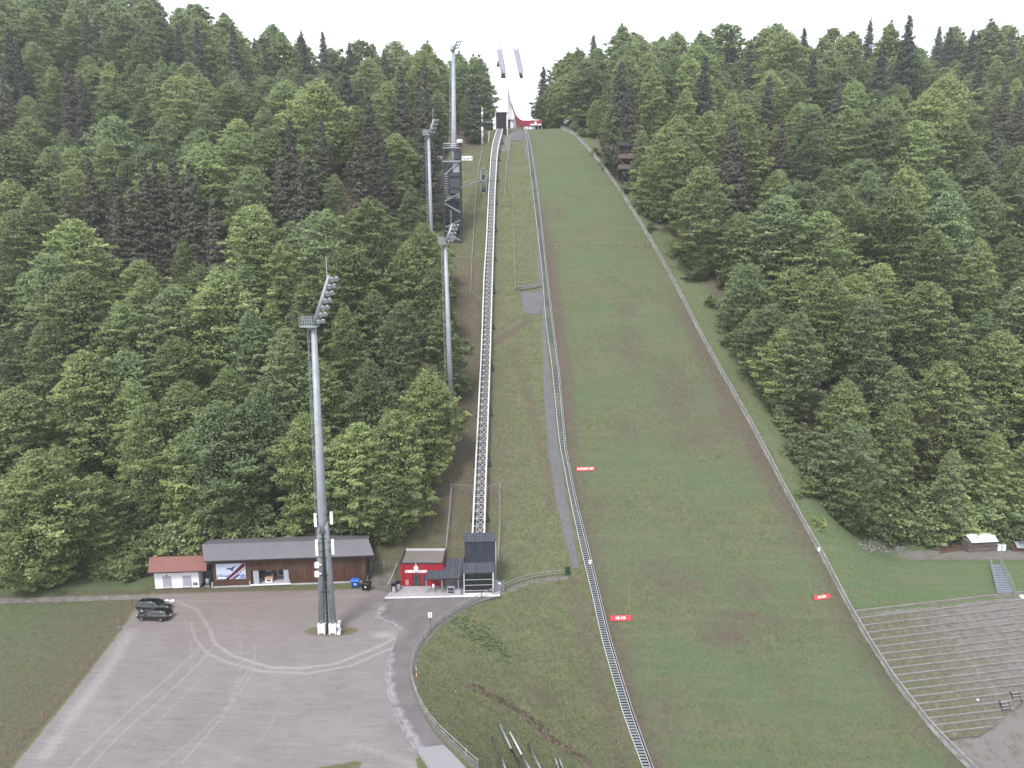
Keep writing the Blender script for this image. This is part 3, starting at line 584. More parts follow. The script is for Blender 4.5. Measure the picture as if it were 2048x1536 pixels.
# posts before barn, bench in the niche
for c,r in ((426,1175),(501,1172),(579,1168),(735,1162)):
    q=Vector((*flat(c,r),0)); b=MB(); b.box(q+Vector((0,-.1,.42)),(.2,.2,.84)); b.box(q+Vector((0,-.1,.86)),(.24,.24,.05)); o=b.build('guard_post','concrete')
    tag(o,'short pale concrete post at the barn foot, %s'%{426:'left of the poster',501:'left of the open niche',579:'right of the open niche',735:'at the right corner beside the black bin'}[c],'post','posts before the barn')
q=Vector((*flat(540,1169),0)); h=nh0; a_,_=W.px(531,1166,.8); b_,_=W.px(547,1166,.8)
tb=thing('wooden_counter','small fresh wood table with a white crate beneath in the barn niche','table',W.p((a_+b_)/2,h,.8))
b=MB(); W.slab(b,a_,b_,h+.72,h+.82,.4,1.3); wbuild(W,b,'tabletop','fresh_wood',tb)
b=MB(); W.slab(b,a_+.1,b_-.1,h+.02,h+.66,.5,1.2); wbuild(W,b,'crate','white_paint',tb); b=MB(); W.slab(b,a_+.3,b_-.3,h+.25,h+.5,.47,.498); wbuild(W,b,'crate_opening','dark_wood',tb)
b=MB(); W.slab(b,b_-.07,b_,h+.83,h+1.5,.5,.6); wbuild(W,b,'upright','fresh_wood',tb)

# ---- toilet block ---------------------------------------------------
V=Wall(flat(311,1179),flat(399,1176)); tc=thing('toilet_block','low white utility hut with two grey doors under a red brown roof','hut',V.A)
e=V.px(296,1145,-.8); a0t=e[0]; eh=e[1]; a1t=V.px(413,1141,-.8)[0]; rh=V.px(298,1114,2.4)[1]
b=MB(); V.slab(b,0,V.L,.12,eh-.02,0,4); wall=b; wbuild(V,b,'wall','white_paint',tc)
b=MB(); V.slab(b,-.04,V.L+.04,-.1,.118,-.05,4.04); wbuild(V,b,'plinth','dark_wood',tc)
b=MB(); b.extr([V.p(0.01,eh-.018,.01),V.p(.01,eh+.35,2.0),V.p(.01,eh-.018,3.99)],V.u*(V.L-.02)); wbuild(V,b,'gable','dark_wood',tc)
rA=V.px(298,1115,2.0); rB=V.px(414,1111,2.0)
b=MB(); roof_sheared(V,b,a0t,a1t,eh,rA[0],rB[0],(rA[1]+rB[1])/2,-.8,2.0,5.0); rf=wbuild(V,b,'roof','roof_red',tc)
b=MB(); V.slab(b,a0t,a1t,eh-.2,eh-.015,-.83,-.803); wbuild(V,b,'eave_board','dark_wood',rf)
for c0,c1 in ((326,343),(366,383)):
    x0=V.px(c0,1165)[0]; x1=V.px(c1,1165)[0]; b=MB(); V.slab(b,x0,x1,.2,2.15,-.05,-.003); dr=wbuild(V,b,'door','grey_door',tc)
    b=MB(); V.slab(b,x1-.16,x1-.1,1.0,1.12,-.10,-.053); wbuild(V,b,'handle','dark_steel',dr); b=MB(); V.slab(b,x0+.15,x1-.15,.3,.42,-.065,-.053); wbuild(V,b,'kick_plate','white_paint',dr)
b=MB(); V.slab(b,V.px(333,1150)[0]-.12,V.px(333,1150)[0]+.12,2.2,2.36,-.06,-.003); wbuild(V,b,'pictogram_plate','dark_steel',tc)
x0=V.px(387,1170)[0]; b=MB(); V.slab(b,x0-.05,x0+.65,.5,1.0,-.04,-.003); vt=wbuild(V,b,'vent_grille','grey_door',tc)
b=MB(); [V.slab(b,x0,x0+.6,.56+k*.1,.6+k*.1,-.06,-.043) for k in range(4)]; wbuild(V,b,'louvre','dark_steel',vt)
# gap between hut and barn: dark shed wall + bin
p0=Vector((*flat(418,1172),0)); b=MB(); b.box(p0+Vector((0,.6,1.35)),(1.0,.8,2.5)); o=b.build('cupboard','anthracite'); tag(o,'dark tall cupboard in the gap between white hut and barn','cupboard')
b=MB(); b.tube([p0+Vector((-.1,-.05,.25)),p0+Vector((-.1,-.05,1.35))],[.30,.33],12); o=thing('gas_bottle','pale upright cylinder standing in the gap between white hut and barn','cylinder',p0+Vector((-.1,-.05,0))); b.build('body','galvanised_steel' if False else 'galv',o,True)
b=MB(); b.box(p0+Vector((-.1,-.05,1.45)),(.3,.3,.16)); b.build('cap','dark_steel',o); b=MB(); b.box(p0+Vector((-.1,-.05,.12)),(.6,.5,.2)); b.build('stand','concrete',o)

# ---- waste containers -------------------------------------------------
def container(name,label,loc,m,lidm,rz,num):
    t=thing(name,label,'waste container',(0,0,0),'wheeled waste containers beside the barn'); 
    b=MB(); b.box((0,0,.68),(1.25,.95,.9),taper=1.0); b.v=[(x*(1 if z>.5 else .86),y*(1 if z>.5 else .82),z) for x,y,z in b.v]; b.build('bin_body',m,t)
    b=MB(); b.box((0,0,1.17),(1.36,1.06,.08)); b.build('rim',m,t)
    b=MB(); pts=[(-.64,-.5,1.212),(-.64,-.35,1.36),(-.64,.2,1.42),(-.64,.5,1.212)]; b.extr(pts,(1.28,0,0)); b.build('lid',lidm,t)
    b=MB(); b.bar((-.5,-.56,1.05),(.5,-.56,1.05),.05); b.build('handle',lidm,t)
    for sx in(-1,1):
        for sy in(-1,1):
            b=MB(); b.tube([(sx*.45-.04,sy*.3,.1),(sx*.45+.04,sy*.3,.1)],.1,10); b.build('wheel','tyre',t)
    b=MB(); b.box((.08,-.462,.72),(.22,.02,.26)); b.v=[(x,y-.02,z) for x,y,z in b.v]; b.build('sticker','white_sign',t)
    t.location=loc; t.rotation_euler=(0,0,rz); return t
container('waste_container','blue wheeled waste container standing against the barn wall',Vector((*flat(711,1174),0)),'blue','blue',.0,1)
container('waste_container','black wheeled waste container with a pale sticker, right of the blue one',Vector((*flat(733,1180),0)),'black','black',-.25,1)

# ---- red kiosk -----------------------------------------------------------
K=Wall(flat(803,1173.5),flat(888,1173.5)); kh=K.px(840,1128)[1]
kio=thing('ticket_kiosk','red flat-roofed kiosk with white lettering and a dark door','kiosk',K.A)
al=K.px(800,1128)[0]; ar=K.px(887,1128)[0]
b=MB(); K.slab(b,al,ar,-.1,kh,0,5.0); wbuild(K,b,'wall','red_paint',kio)
b=MB(); K.slab(b,al+.25,ar-.25,kh+.004,kh+.05,.25,4.75); rf=wbuild(K,b,'roof','roof_gravel',kio)
b=MB(); 
for q in ((al-.05,al+.2,-.05,5.05),(ar-.2,ar+.05,-.05,5.05)): K.slab(b,q[0],q[1],kh+.004,kh+.16,q[2],q[3])
K.slab(b,al+.2,ar-.2,kh+.004,kh+.14,-.05,.2); wbuild(K,b,'parapet','dark_steel',rf); b=MB(); K.slab(b,al+.2,ar-.2,kh+.004,kh+.3,4.75,5.05); wbuild(K,b,'parapet','white_steel',rf)
x0=K.px(827,1160)[0]; x1=K.px(839,1160)[0]; b=MB(); K.slab(b,x0,x1,.1,2.1,-.05,-.003); dr=wbuild(K,b,'door','anthracite',kio)
b=MB(); K.slab(b,x0+.3,x1-.3,1.2,1.7,-.06,-.052); wbuild(K,b,'pane','glass',dr); b=MB(); K.slab(b,x1-.15,x1-.08,.95,1.1,-.10,-.052); wbuild(K,b,'handle','chrome',dr)
b=MB(); K.slab(b,x0-.22,x0-.02,0.05,2.5,-.06,-.003); K.slab(b,x1+.02,x1+.22,0.05,2.5,-.06,-.003); K.slab(b,x0-.02,x1+.02,2.3,2.5,-.06,-.003); wbuild(K,b,'door_frame',mat('dark_red_trim',(.17,.012,.02),.6),kio)
x2=K.px(846,1160)[0]; b=MB(); K.slab(b,x2,x2+.45,.1,2.1,-.05,-.003); wbuild(K,b,'door','anthracite',kio)
x2=K.px(809,1160)[0]; b=MB(); K.slab(b,x2-.12,x2+.02,.0,kh,-.06,-.003); wbuild(K,b,'downpipe',mat('dark_red_pipe',(.20,.015,.025),.6),kio)
c0=K.px(832,1143); lt=text_mb('OBERSTDORF',.56,K.p(c0[0],c0[1],-.004),K.u,(0,0,1),K.n,.06,bold=.022); wbuild(K,lt,'lettering','white_sign',kio)
c0=K.px(832,1135.5); b=MB(); r_=.36; pts=[]
for k in range(20):
    t=2*math.pi*k/20; pts.append((r_*math.sin(t)*(1.0 if math.cos(t)<.3 else .95),r_*math.cos(t)*(.95)))
pts[0]=(.0,.42); b.extr([K.p(c0[0]+x,c0[1]-.02+y,-.004) for x,y in pts],K.n*.06)
b.extr([K.p(c0[0]+x,c0[1]+y,-.004) for x,y in ((-.03,.45),(.05,.43),(.07,.62),(-.02,.75),(-.08,.66),(-.02,.6))],K.n*.06); wbuild(K,b,'emblem','white_sign',kio)
x3=K.px(814,1165)[0]; b=MB(); K.slab(b,x3-.25,x3+.3,.35,1.15,-.2,-.003); mb_=wbuild(K,b,'mail_box',mat('pale_red_box',(.50,.20,.20),.6),kio)

# ---- terrace slab in front of the station ---------------------------------
tp=px([(770,1195),(1000,1190),(1003,1172),(996,1160),(800,1160),(790,1172)],.1); b=MB(); b.extr([(x,y,.02) for x,y in tp],(0,0,.10)); o=b.build('forecourt_slab',mat('paving',(.34,.32,.34),.85,noise=.8,nscale=2,col2=(.22,.21,.22))); tag(o,kind='structure')
e0_=flat(770,1195,.1); e1_=flat(1000,1190,.1); b=MB(); b.bar((e0_[0],e0_[1]-.12,.075),(e1_[0],e1_[1]-.12,.075),.22,.13); o=b.build('forecourt_kerb','white_paint'); tag(o,kind='structure')

# ---- canopies ---------------------------------------------------------------
def canopy(label,fl,fr,bl,br,rowf,rowb,depth,posts,extra=0):
    Wc=Wall(flat(fl,rowf[1]),flat(fr,rowf[1])); hf=Wc.px(fl,rowf[0])[1]; hb=Wc.px(fl,rowb,depth)[1]
    aL=Wc.px(fl,rowf[0])[0]; aR=Wc.px(fr,rowf[0])[0]; bL=Wc.px(bl,rowb,depth)[0]; bR=Wc.px(br,rowb,depth)[0]
    t=thing('canopy',label,'canopy',Wc.p((aL+aR)/2,0),'grey canopies before the red kiosk')
    vs=[Wc.p(aL,hf,0),Wc.p(aR,hf,0),Wc.p(bR,hb,depth),Wc.p(bL,hb,depth)]; b=MB(); b.extr(vs,(0,0,-.12)); wbuild(Wc,b,'roof','seam_roof',t)
    b=MB(); b.bar(Wc.p(aL-.03,hf-.08,-.07),Wc.p(aR+.03,hf-.08,-.07),.1,.18); wbuild(Wc,b,'gutter','dark_steel',t)
    for a,d in posts:
        b=MB(); x=aL+(aR-aL)*a; b.bar(Wc.p(x,.12,d),Wc.p(x,hf-.13+(hb-hf)*d/depth,d),.14); wbuild(Wc,b,'post','galv',t)
    return Wc,t,hf,hb
canopy('small dark grey seamed canopy in front of the kiosk wall',851,884,858,888,(1157.5,1187),1136,2.8,[(.03,.1),(.97,.1),(.15,2.5)])
canopy('larger dark grey seamed canopy between kiosk and lift station',883,920,894,930,(1156.5,1187),1117,4.4,[(.03,.1),(.9,.1)])
# things under the canopies
def boxthing(name,label,cat,c,r,size,m,group=None,z=.12,parts=()):
    x,y=flat(c,r,z); t=thing(name,label,cat,(x,y,z),group)
    b=MB(); b.box((x,y,z+size[2]/2),size); b.build('body',m,t)
    for n_,off,sz,mm in parts:
        b=MB(); b.box((x+off[0],y+off[1],z+off[2]),sz); b.build(n_,mm,t)
    return t
boxthing('ticket_gate','grey steel turnstile frame with a dark opening under the larger canopy','turnstile',902,1187,(1.15,.4,1.15),'galv',parts=(('opening',(0,-.212,.6),(.85,.02,.75),'black'),('rail',(0,-.23,.55),(.95,.04,.06),'white_steel')))
boxthing('counter_box','low pale grey box between turnstile and lift station','box',916,1187,(.85,.5,.6),'concrete',parts=(('lid',(0,0,.62),(.9,.55,.04),'galv'),))
boxthing('ticket_machine','white slim ticket post under the small canopy','ticket machine',867,1184,(.2,.2,.85),'galv',parts=(('head',(0,0,1.05),(.28,.25,.45),'white_sign'),))
for i,(c,r,lab) in enumerate(((859,1186,'thin white barrier bars left of the ticket post'),(872,1186,'thin white barrier bars right of the ticket post'))):
    x,y=flat(c,r,.12); b=MB(); b.tube([(x-.25,y,.12),(x-.25,y,.9),(x+.25,y+.2,1.2),(x+.25,y+.2,.12)],.025,6); tag(b.build('barrier_bar','galv'),lab,'barrier')
# signs cluster left of kiosk
for c,r,lab in ((788,1186,'dark panel frame standing on a grey pedestal at the forecourt edge'),(796,1181,'dark leaning bicycle rack beside the panel frame and red kiosk')):
    x,y=flat(c,r,.1); t=thing('info_stand',lab,'stand',(x,y,.12)); b=MB()
    b.box((x,y,.12+.55 if c==788 else .5),(.34,.3,1.0 if c==788 else .2)); b.build('pedestal','concrete',t)
    b=MB(); b.bar((x-.45,y+.3,.12),(x-.3,y+.2,1.5),.09); b.bar((x+.45,y+.3,.12),(x+.35,y+.2,1.55),.09); b.bar((x-.45,y+.2,1.5),(x+.45,y+.2,1.55),.16,.12); b.build('frame','black',t)
    b=MB(); b.box((x+.05,y+.05,1.45),(.5,.25,.5)); b.build('panel','black',t)

# ---- lift valley station ---------------------------------------------------
L_=Wall(flat(925,1189),flat(992,1187)); st=thing('lift_station','tall anthracite clad valley station of the inclined lift with glazed gate','lift station',L_.A)
aL=L_.px(926.5,1145)[0]; aR=L_.px(988,1145)[0]; h1=L_.px(950,1145)[1]; dd=2.2
h2=L_.px(950,1125,dd)[1]; h3=L_.px(950,1084,dd)[1]; bL=L_.px(929,1084,dd)[0]; bR=L_.px(989.5,1084,dd)[0]; h4=L_.px(950,1068,dd+2.6)[1]
prof=[(0,h1-.14),(0,h1),(dd,h2),(dd,h3),(dd+2.6,h4),(dd+2.6,-.1),(dd+2.45,-.1),(dd+2.45,h4-.25),(dd+.15,h3-.2),(dd+.15,h2-.1),(dd-.1,h2-.22)]
b=MB(); b.extr([L_.p(bL,h2-.02,dd),L_.p(bL,h3,dd),L_.p(bL,h4,dd+2.6),L_.p(bL,h2-.02,dd+2.6)],L_.u*(bR-bL)); wbuild(L_,b,'upper_cladding','clad',st)
b=MB(); b.extr([L_.p(bL-.12,h3+.002,dd-.12),L_.p(bL-.12,h3+.12,dd-.12),L_.p(bL-.12,h4+.14,dd+2.7),L_.p(bL-.12,h4+.02,dd+2.7)],L_.u*(bR-bL+.24)); wbuild(L_,b,'roof','seam_roof',st)
b=MB(); b.extr([L_.p(aL,h1,0),L_.p(aL,h2,dd-.005),L_.p(aL,h2-.14,dd-.005),L_.p(aL,h1-.14,0)],L_.u*(aR-aL)); wbuild(L_,b,'porch_roof','seam_roof',st)
b=MB(); L_.slab(b,aL+.02,aL+.15,.1,h2-.16,dd,dd+2.5); L_.slab(b,aR-.15,aR-.02,.1,h2-.16,dd,dd+2.5); wbuild(L_,b,'side_wall','clad',st)
b=MB(); L_.slab(b,aL+.16,aR-.16,.1,h2-.2,dd+2.3,dd+2.45); wbuild(L_,b,'back_wall','dark_steel',st)
for a,w_ in ((aL+.02,.16),(aR-.26,.26)):
    b=MB(); L_.slab(b,a,a+w_,.1,h1-.15,0,.15); wbuild(L_,b,'post','white_steel',st)
b=MB(); L_.slab(b,aL+.2,aR-.28,h1-.32,h1-.145,.02,.14); wbuild(L_,b,'lintel','dark_steel',st)
b=MB(); L_.slab(b,aL+.2,aR-.28,.12,h1-.33,.06,.09); gl=wbuild(L_,b,'glass_gate','glass',st)
b=MB(); 
for k in (.12,.42,.72): L_.slab(b,aL+.2,aR-.28,.1+k*(h1-.6)+.1,.1+k*(h1-.6)+.16,.02,.055)
L_.slab(b,aL+.2,aR-.28,.1,.2,-.02,.055); wbuild(L_,b,'gate_bar','white_steel',gl)
b=MB(); [b.bar(L_.p(aL-.1,h1-.1+(h2-h1)*k,dd*k),L_.p(aL-.1,h1-.1+(h2-h1)*(k+.5),dd*(k+.5)),.1,.2) for k in (0,.5)]; [b.bar(L_.p(aR+.06,h1-.1+(h2-h1)*k,dd*k),L_.p(aR+.06,h1-.1+(h2-h1)*(k+.5),dd*(k+.5)),.1,.2) for k in (0,.5)]; wbuild(L_,b,'verge_trim','dark_steel',st)
b=MB(); b.bar(L_.p(bR+.16,.2,dd),L_.p(bR+.16,h3,dd),.09); wbuild(L_,b,'downpipe','white_steel',st)
b=MB(); L_.slab(b,aL+.2,aR-.28,.1,.16,-.55,-.1); wbuild(L_,b,'threshold','white_paint',st)
x,y=flat(1000,1184); b=MB(); b.box((x,y,1.0),(1.0,.06,1.9)); gt=thing('side_gate','grey wire gate with a small white sign right of the lift station','gate',(x,y,0)); 
b=MB(); [b.bar((x-.55+k*.11,y,.1),(x-.55+k*.11,y,1.9),.03) for k in range(11)]; [b.bar((x-.55,y,z_),(x+.55,y,z_),.03) for z_ in (.2,1.0,1.8)]; b.build('mesh','galv',gt)
b=MB(); [b.bar((x+s_*.6,y,0),(x+s_*.6,y,2.1),.07) for s_ in (-1,1)]; b.build('post','galv',gt); b=MB(); b.box((x-.05,y-.04,1.45),(.4,.03,.25)); b.build('sign','white_sign',gt)

# ---- enclosure fence of the lift's lower end ------------------------------
def wire_fence(name,label,pts,h,m='galv',pm='galv',spacing=3.0,mesh=True,post=.09,rails=(1.0,),group=None):
    t=thing(name,label,'fence',pts[0],group); 
    # resample
    out_=[];
    for a,c in zip(pts[:-1],pts[1:]):
        a=Vector(a);c=Vector(c); n=max(1,int(round((c-a).length/spacing)))
        for k in range(n): out_.append(a.lerp(c,k/n))
    out_.append(Vector(pts[-1])); out_=[Vector((p.x,p.y,T0(p.x,p.y))) for p in out_]
    for p in out_:
        b=MB(); b.bar(p-Vector((0,0,.2)),p+Vector((0,0,h)),post); b.build('post',pm,t)
    b=MB()
    for a,c in zip(out_[:-1],out_[1:]):
        for r_ in rails: b.bar(a+Vector((0,0,h*r_)),c+Vector((0,0,h*r_)),.05,.05)
    b.build('rail',m,t)
    if mesh:
        b=MB()
        for a,c in zip(out_[:-1],out_[1:]):
            n=max(2,int((c-a).length/.35))
            for k in range(n+1):
                q=a.lerp(c,k/n); b.bar(q+Vector((0,0,.05)),q+Vector((0,0,h)),.008)
            for k in range(5): b.bar(a+Vector((0,0,h*(k+.3)/5)),c+Vector((0,0,h*(k+.3)/5)),.008)
        b.build('wire_mesh','galv',t)
    return t
E_=lambda c,r,h=0: G(c,r,h)
wire_fence('enclosure_fence','grey wire enclosure fence climbing the slope left of the lift track',[E_(892,1112),E_(899,1040),E_(903,988),E_(945,990)],1.8,rails=(1.0,))
wire_fence('enclosure_fence','grey wire enclosure fence climbing the slope right of the lift track',[E_(996,1140),E_(1000,1060),E_(1000,985),E_(975,992)],1.8,rails=(1.0,))
p0=Vector((*flat(742,1150),0)); p1=Vector((*flat(795,1148),0)); wire_fence('garden_fence','low green wire fence between barn and red kiosk',[p0,p1],1.9,m='mesh_green',spacing=2.2,rails=(1.0,.03))
b=MB(); pts=[Vector((*flat(c,r,z),z)) for c,r,z in ((776,1168,.8),(781,1158,.85),(788,1143,.9),(793,1128,1.2),(795,1114,1.6))]
hb=thing('handrail','wavy white pole handrail beside the red kiosk','handrail',Vector((pts[0].x,pts[0].y,0))); b.tube(pts,.07,7); b.build('pole','white_steel',hb)
for p in pts[::2]:
    b=MB(); b.bar((p.x,p.y,-.1),(p.x,p.y,p.z),.09); b.build('post','plank_rail',hb)

# ---- inclined lift track -----------------------------------------------------
LH=2.3
LL=[(995,258),(988.5,275),(983,300),(977.7,380),(972,500),(968.5,540),(963,700),(954,880),(950,960),(945,1068)]
LR=[(1005.5,258),(1001,275),(995,300),(990,380),(986.5,500),(985,540),(980.6,700),(974.5,880),(971.5,960),(968.5,1068)]
def res(pts,n):
    d=[0]
    for a,c in zip(pts[:-1],pts[1:]): d.append(d[-1]+(c-a).length)
    o=[]
    for k in range(n+1):
        s_=d[-1]*k/n; i=max(j for j in range(len(d)) if d[j]<=s_+1e-9); i=min(i,len(pts)-2); o.append(pts[i].lerp(pts[i+1],(s_-d[i])/max(d[i+1]-d[i],1e-9)))
    return o
pl=[march(c,r,lambda x,y:zL(y)+LH) for c,r in LL]; pr=[march(c,r,lambda x,y:zL(y)+LH) for c,r in LR]
NT=96; pl=res(pl,NT); pr=res(pr,NT)
pr=[Vector((r_.x,l_.y,l_.z)) for l_,r_ in zip(pl,pr)]
def smooth_(p):
    q=[v.copy() for v in p]
    for k in range(3,len(p)-3): q[k]=sum(p[k-3:k+4],Vector())/7
    return q
pl=smooth_(pl); pr=smooth_(pr)
lf=thing('inclined_lift','pale steel lattice track of the inclined lift running up the slope','lift track',Vector((pl[-1].x,pl[-1].y,0)))
for nm,pp_ in (('left',pl),('right',pr)):
    b=MB(); [b.bar(a,c,.26,.22) for a,c in zip(pp_[:-1],pp_[1:])]; b.build('rail','white_steel',lf)
b=MB(); b2=MB(); b3=MB()
for k in range(NT):
    a,c,d,e=pl[k],pr[k],pl[k+1],pr[k+1]; dn=Vector((0,0,-1.0))
    b.bar(a,c,.09); 
    m_=a.lerp(c,.35)
    b.bar(c,d.lerp(e,.30),.07); b.bar(a.lerp(c,.30),e,.06)
    b2.bar(a+dn,c+dn,.09); b2.bar(a,a+dn,.08); b2.bar(c,c+dn,.08); b2.bar(a+dn,d,.07); b2.bar(c+dn,e,.07)
    b3.bar(a.lerp(c,.30)+Vector((0,0,.08)),d.lerp(e,.30)+Vector((0,0,.08)),.07)
    b3.bar(a.lerp(c,.38)+Vector((0,0,.08)),d.lerp(e,.38)+Vector((0,0,.08)),.03)
b.build('lattice','white_steel',lf); b2.build('underframe','galv',lf); b3.build('conduit','galv',lf)
for nm,pp_ in (('l',pl),('r',pr)):
    b=MB(); [b.bar(a+Vector((0,0,-1.0)),c+Vector((0,0,-1.0)),.14) for a,c in zip(pp_[:-1],pp_[1:])]; b.build('lower_chord','galv',lf)
b=MB(); gg=res([Vector((v.x+.0,v.y,v.z)) for v in pl],NT)
for k in range(4,NT-3,8):
    a,c=pl[k],pr[k]
    t_=MB(); gz=T0(c.x+.9,c.y-1.2); foot=Vector((c.x+.9,c.y-1.2,gz)); t_.bar(c+Vector((0,0,-.9)),foot,.18); gz=T0(a.x-.5,a.y-1.2); f2=Vector((a.x-.5,a.y-1.2,gz)); t_.bar(a+Vector((0,0,-.9)),f2,.18); t_.bar(f2+Vector((0,0,.15)),foot+Vector((0,0,.15)),.22,.2); t_.build('support','dark_steel',lf)

# ---- top station of the lift ---------------------------------------------------
Ytop=pl[0].y+1.5
tA=P(988,252,Ytop); tB=P(1012,252,Ytop); zt=zat(225,Ytop); zb=zat(256,Ytop)-.5
ts=thing('summit_station','dark box-shaped top station of the lift with a pale frame','lift station',Vector(((tA.x+tB.x)/2,Ytop,zb)))
x0,x1=P(992,240,Ytop).x,P(1013,240,Ytop).x
b=MB(); b.box(((x0+x1)/2,Ytop+1.5,(zt+zb)/2),(x1-x0,3.0,zt-zb)); b.build('wall','black',ts)
b=MB(); b.box(((x0+x1)/2,Ytop+1.4,zt+.12),(x1-x0+.7,3.6,.22)); b.build('roof','white_steel',ts)
b=MB(); b.bar((x1+.35,Ytop-.3,zb-3.2),(x1+.35,Ytop-.3,zt),.28); b.build('post','white_steel',ts); b=MB(); b.bar((x0-.2,Ytop-.3,zb),(x0-.2,Ytop-.3,zt),.2); b.build('post','white_steel',ts)
def tbox(name,label,cat,c0,r0,c1,r1,Y,dp,m,group=None,extra=None):
    a=P(c0,r0,Y); d=P(c1,r1,Y); b=MB(); b.box(((a.x+d.x)/2,Y+dp/2,(a.z+d.z)/2),(abs(d.x-a.x),dp,abs(a.z-d.z))); 
    t=thing(name,label,cat,((a.x+d.x)/2,Y,min(a.z,d.z)),group); b.build('body',m,t)
    if extra: extra(t,a,d)
    return t
def cap_(m,ov=.15,th=.18): 
    def f(t,a,d):
        b=MB(); b.box(((a.x+d.x)/2,t.location.y+.2,max(a.z,d.z)+th/2+.01),(abs(d.x-a.x)+2*ov,1.2,th)); b.build('roof',m,t)
    return f
YT=246.0
tbox('service_cabin','dark service cabin with a pale roof left of the lift top station','cabin',969,246,986,258,YT,3,'dark_wood',extra=cap_('galv',.3,.3))
tbox('notice_board','small white board in front of the dark service cabin','sign',985.5,241,991,247,YT-1,.2,'white_sign',extra=lambda t,a,d:(lambda b:(b.bar(((a.x+d.x)/2,YT-.9,a.z-3),((a.x+d.x)/2,YT-.9,a.z),.15),b.build('post','dark_steel',t)))(MB()))
tbox('coach_stand','pale concrete hut between lift top station and take-off table','hut',1022,241,1027,256,YT,2,'white_paint',extra=cap_('dark_steel',.2,.2))
tbox('equipment_hut','dark open hut right beside the lift top station','hut',1016,240,1021,256,YT+1,2,'dark_wood',extra=cap_('galv',.2,.2))
# bent posts at table's left
for i,(c,r0,r1) in enumerate(((1029,236,256),(1033,240,257))):
    a=P(c,r1,YT-1); d=P(c-3,r0,YT-1); b=MB(); b.tube([a-Vector((0,0,.8)),a.lerp(d,.7),d],[.22,.2,.12],7); tag(b.build('table_post','galv'),'leaning grey post left of the red take-off table, %s one'%('left' if i==0 else 'right'),'post','leaning posts at the take-off table')
# guard rail on the knoll
b=MB(); k0=P(1020,256,YT-1.5); k1=P(1062,258,YT-1.5)
kr=thing('knoll_railing','thin grey railing on the hill crest before the take-off table','railing',k0)
for z_ in (.5,1.0): b.bar(k0+Vector((0,0,z_-.6)),k1+Vector((0,0,z_-.6)),.06)
b.build('rail','galv',kr); b=MB(); [b.bar(k0.lerp(k1,k/7)-Vector((0,0,.8)),k0.lerp(k1,k/7)+Vector((0,0,.45)),.07) for k in range(8)]; b.build('post','galv',kr)

# ---- take-off table & inrun -----------------------------------------------------
YR=248.0
def crest(c,r,Y): return P(c,r,Y)
jm=thing('inrun_tower','white concrete ski jump inrun curving up above the hill crest','ski jump inrun',P(1060,258,YR))
# centre line: (left px, right px, row, Y)
IN=[(1047,1070,246,248),(1040,1064,243,251),(1035,1060.5,238,254.5),(1031,1056,231,259),(1027.5,1052,222,264),(1024,1048.5,210,270),(1020,1044,193,277),(1016.5,1040,172,284),(1012.5,1036,148,292),(1008,1031,123,299),(1003.5,1025.5,100,305)]
Lp=[P(a,r,Y) for a,b_,r,Y in IN]; Rp=[P(b_,r,Y) for a,b_,r,Y in IN]
for a,c in zip(Lp,Rp): c.z=a.z
b=MB(); b.add(sum([[l,r_,l-Vector((0,0,1.2)),r_-Vector((0,0,1.2))] for l,r_ in zip(Lp,Rp)],[]),sum([[(4*k,4*k+1,4*k+5,4*k+4),(4*k+2,4*k+6,4*k+7,4*k+3),(4*k,4*k+4,4*k+6,4*k+2),(4*k+1,4*k+3,4*k+7,4*k+5)] for k in range(len(IN)-1)],[])+[(0,2,3,1)]); b.build('deck','concrete_white',jm)
def side(pts,h,name,m,i0,i1,off,dx=0):
    b=MB()
    for k in range(i0,i1):
        a,c=pts[k],pts[k+1]; b.add([a+Vector((dx,0,off)),c+Vector((dx,0,off)),c+Vector((dx,0,off+h)),a+Vector((dx,0,off+h)),a+Vector((dx+.15,0,off)),c+Vector((dx+.15,0,off)),c+Vector((dx+.15,0,off+h)),a+Vector((dx+.15,0,off+h))],[(0,1,2,3),(7,6,5,4),(3,2,6,7),(0,4,5,1),(0,3,7,4),(1,5,6,2)])
    return b.build(name,m,jm)
side(Lp,.8,'side_wall',mat('faded_red',(.30,.07,.08),.7),0,5,.003,-.17); side(Lp,1.0,'side_wall','concrete_white',5,8,.003,-.17); side(Rp,1.0,'side_wall','concrete_white',0,8,.003,.02)
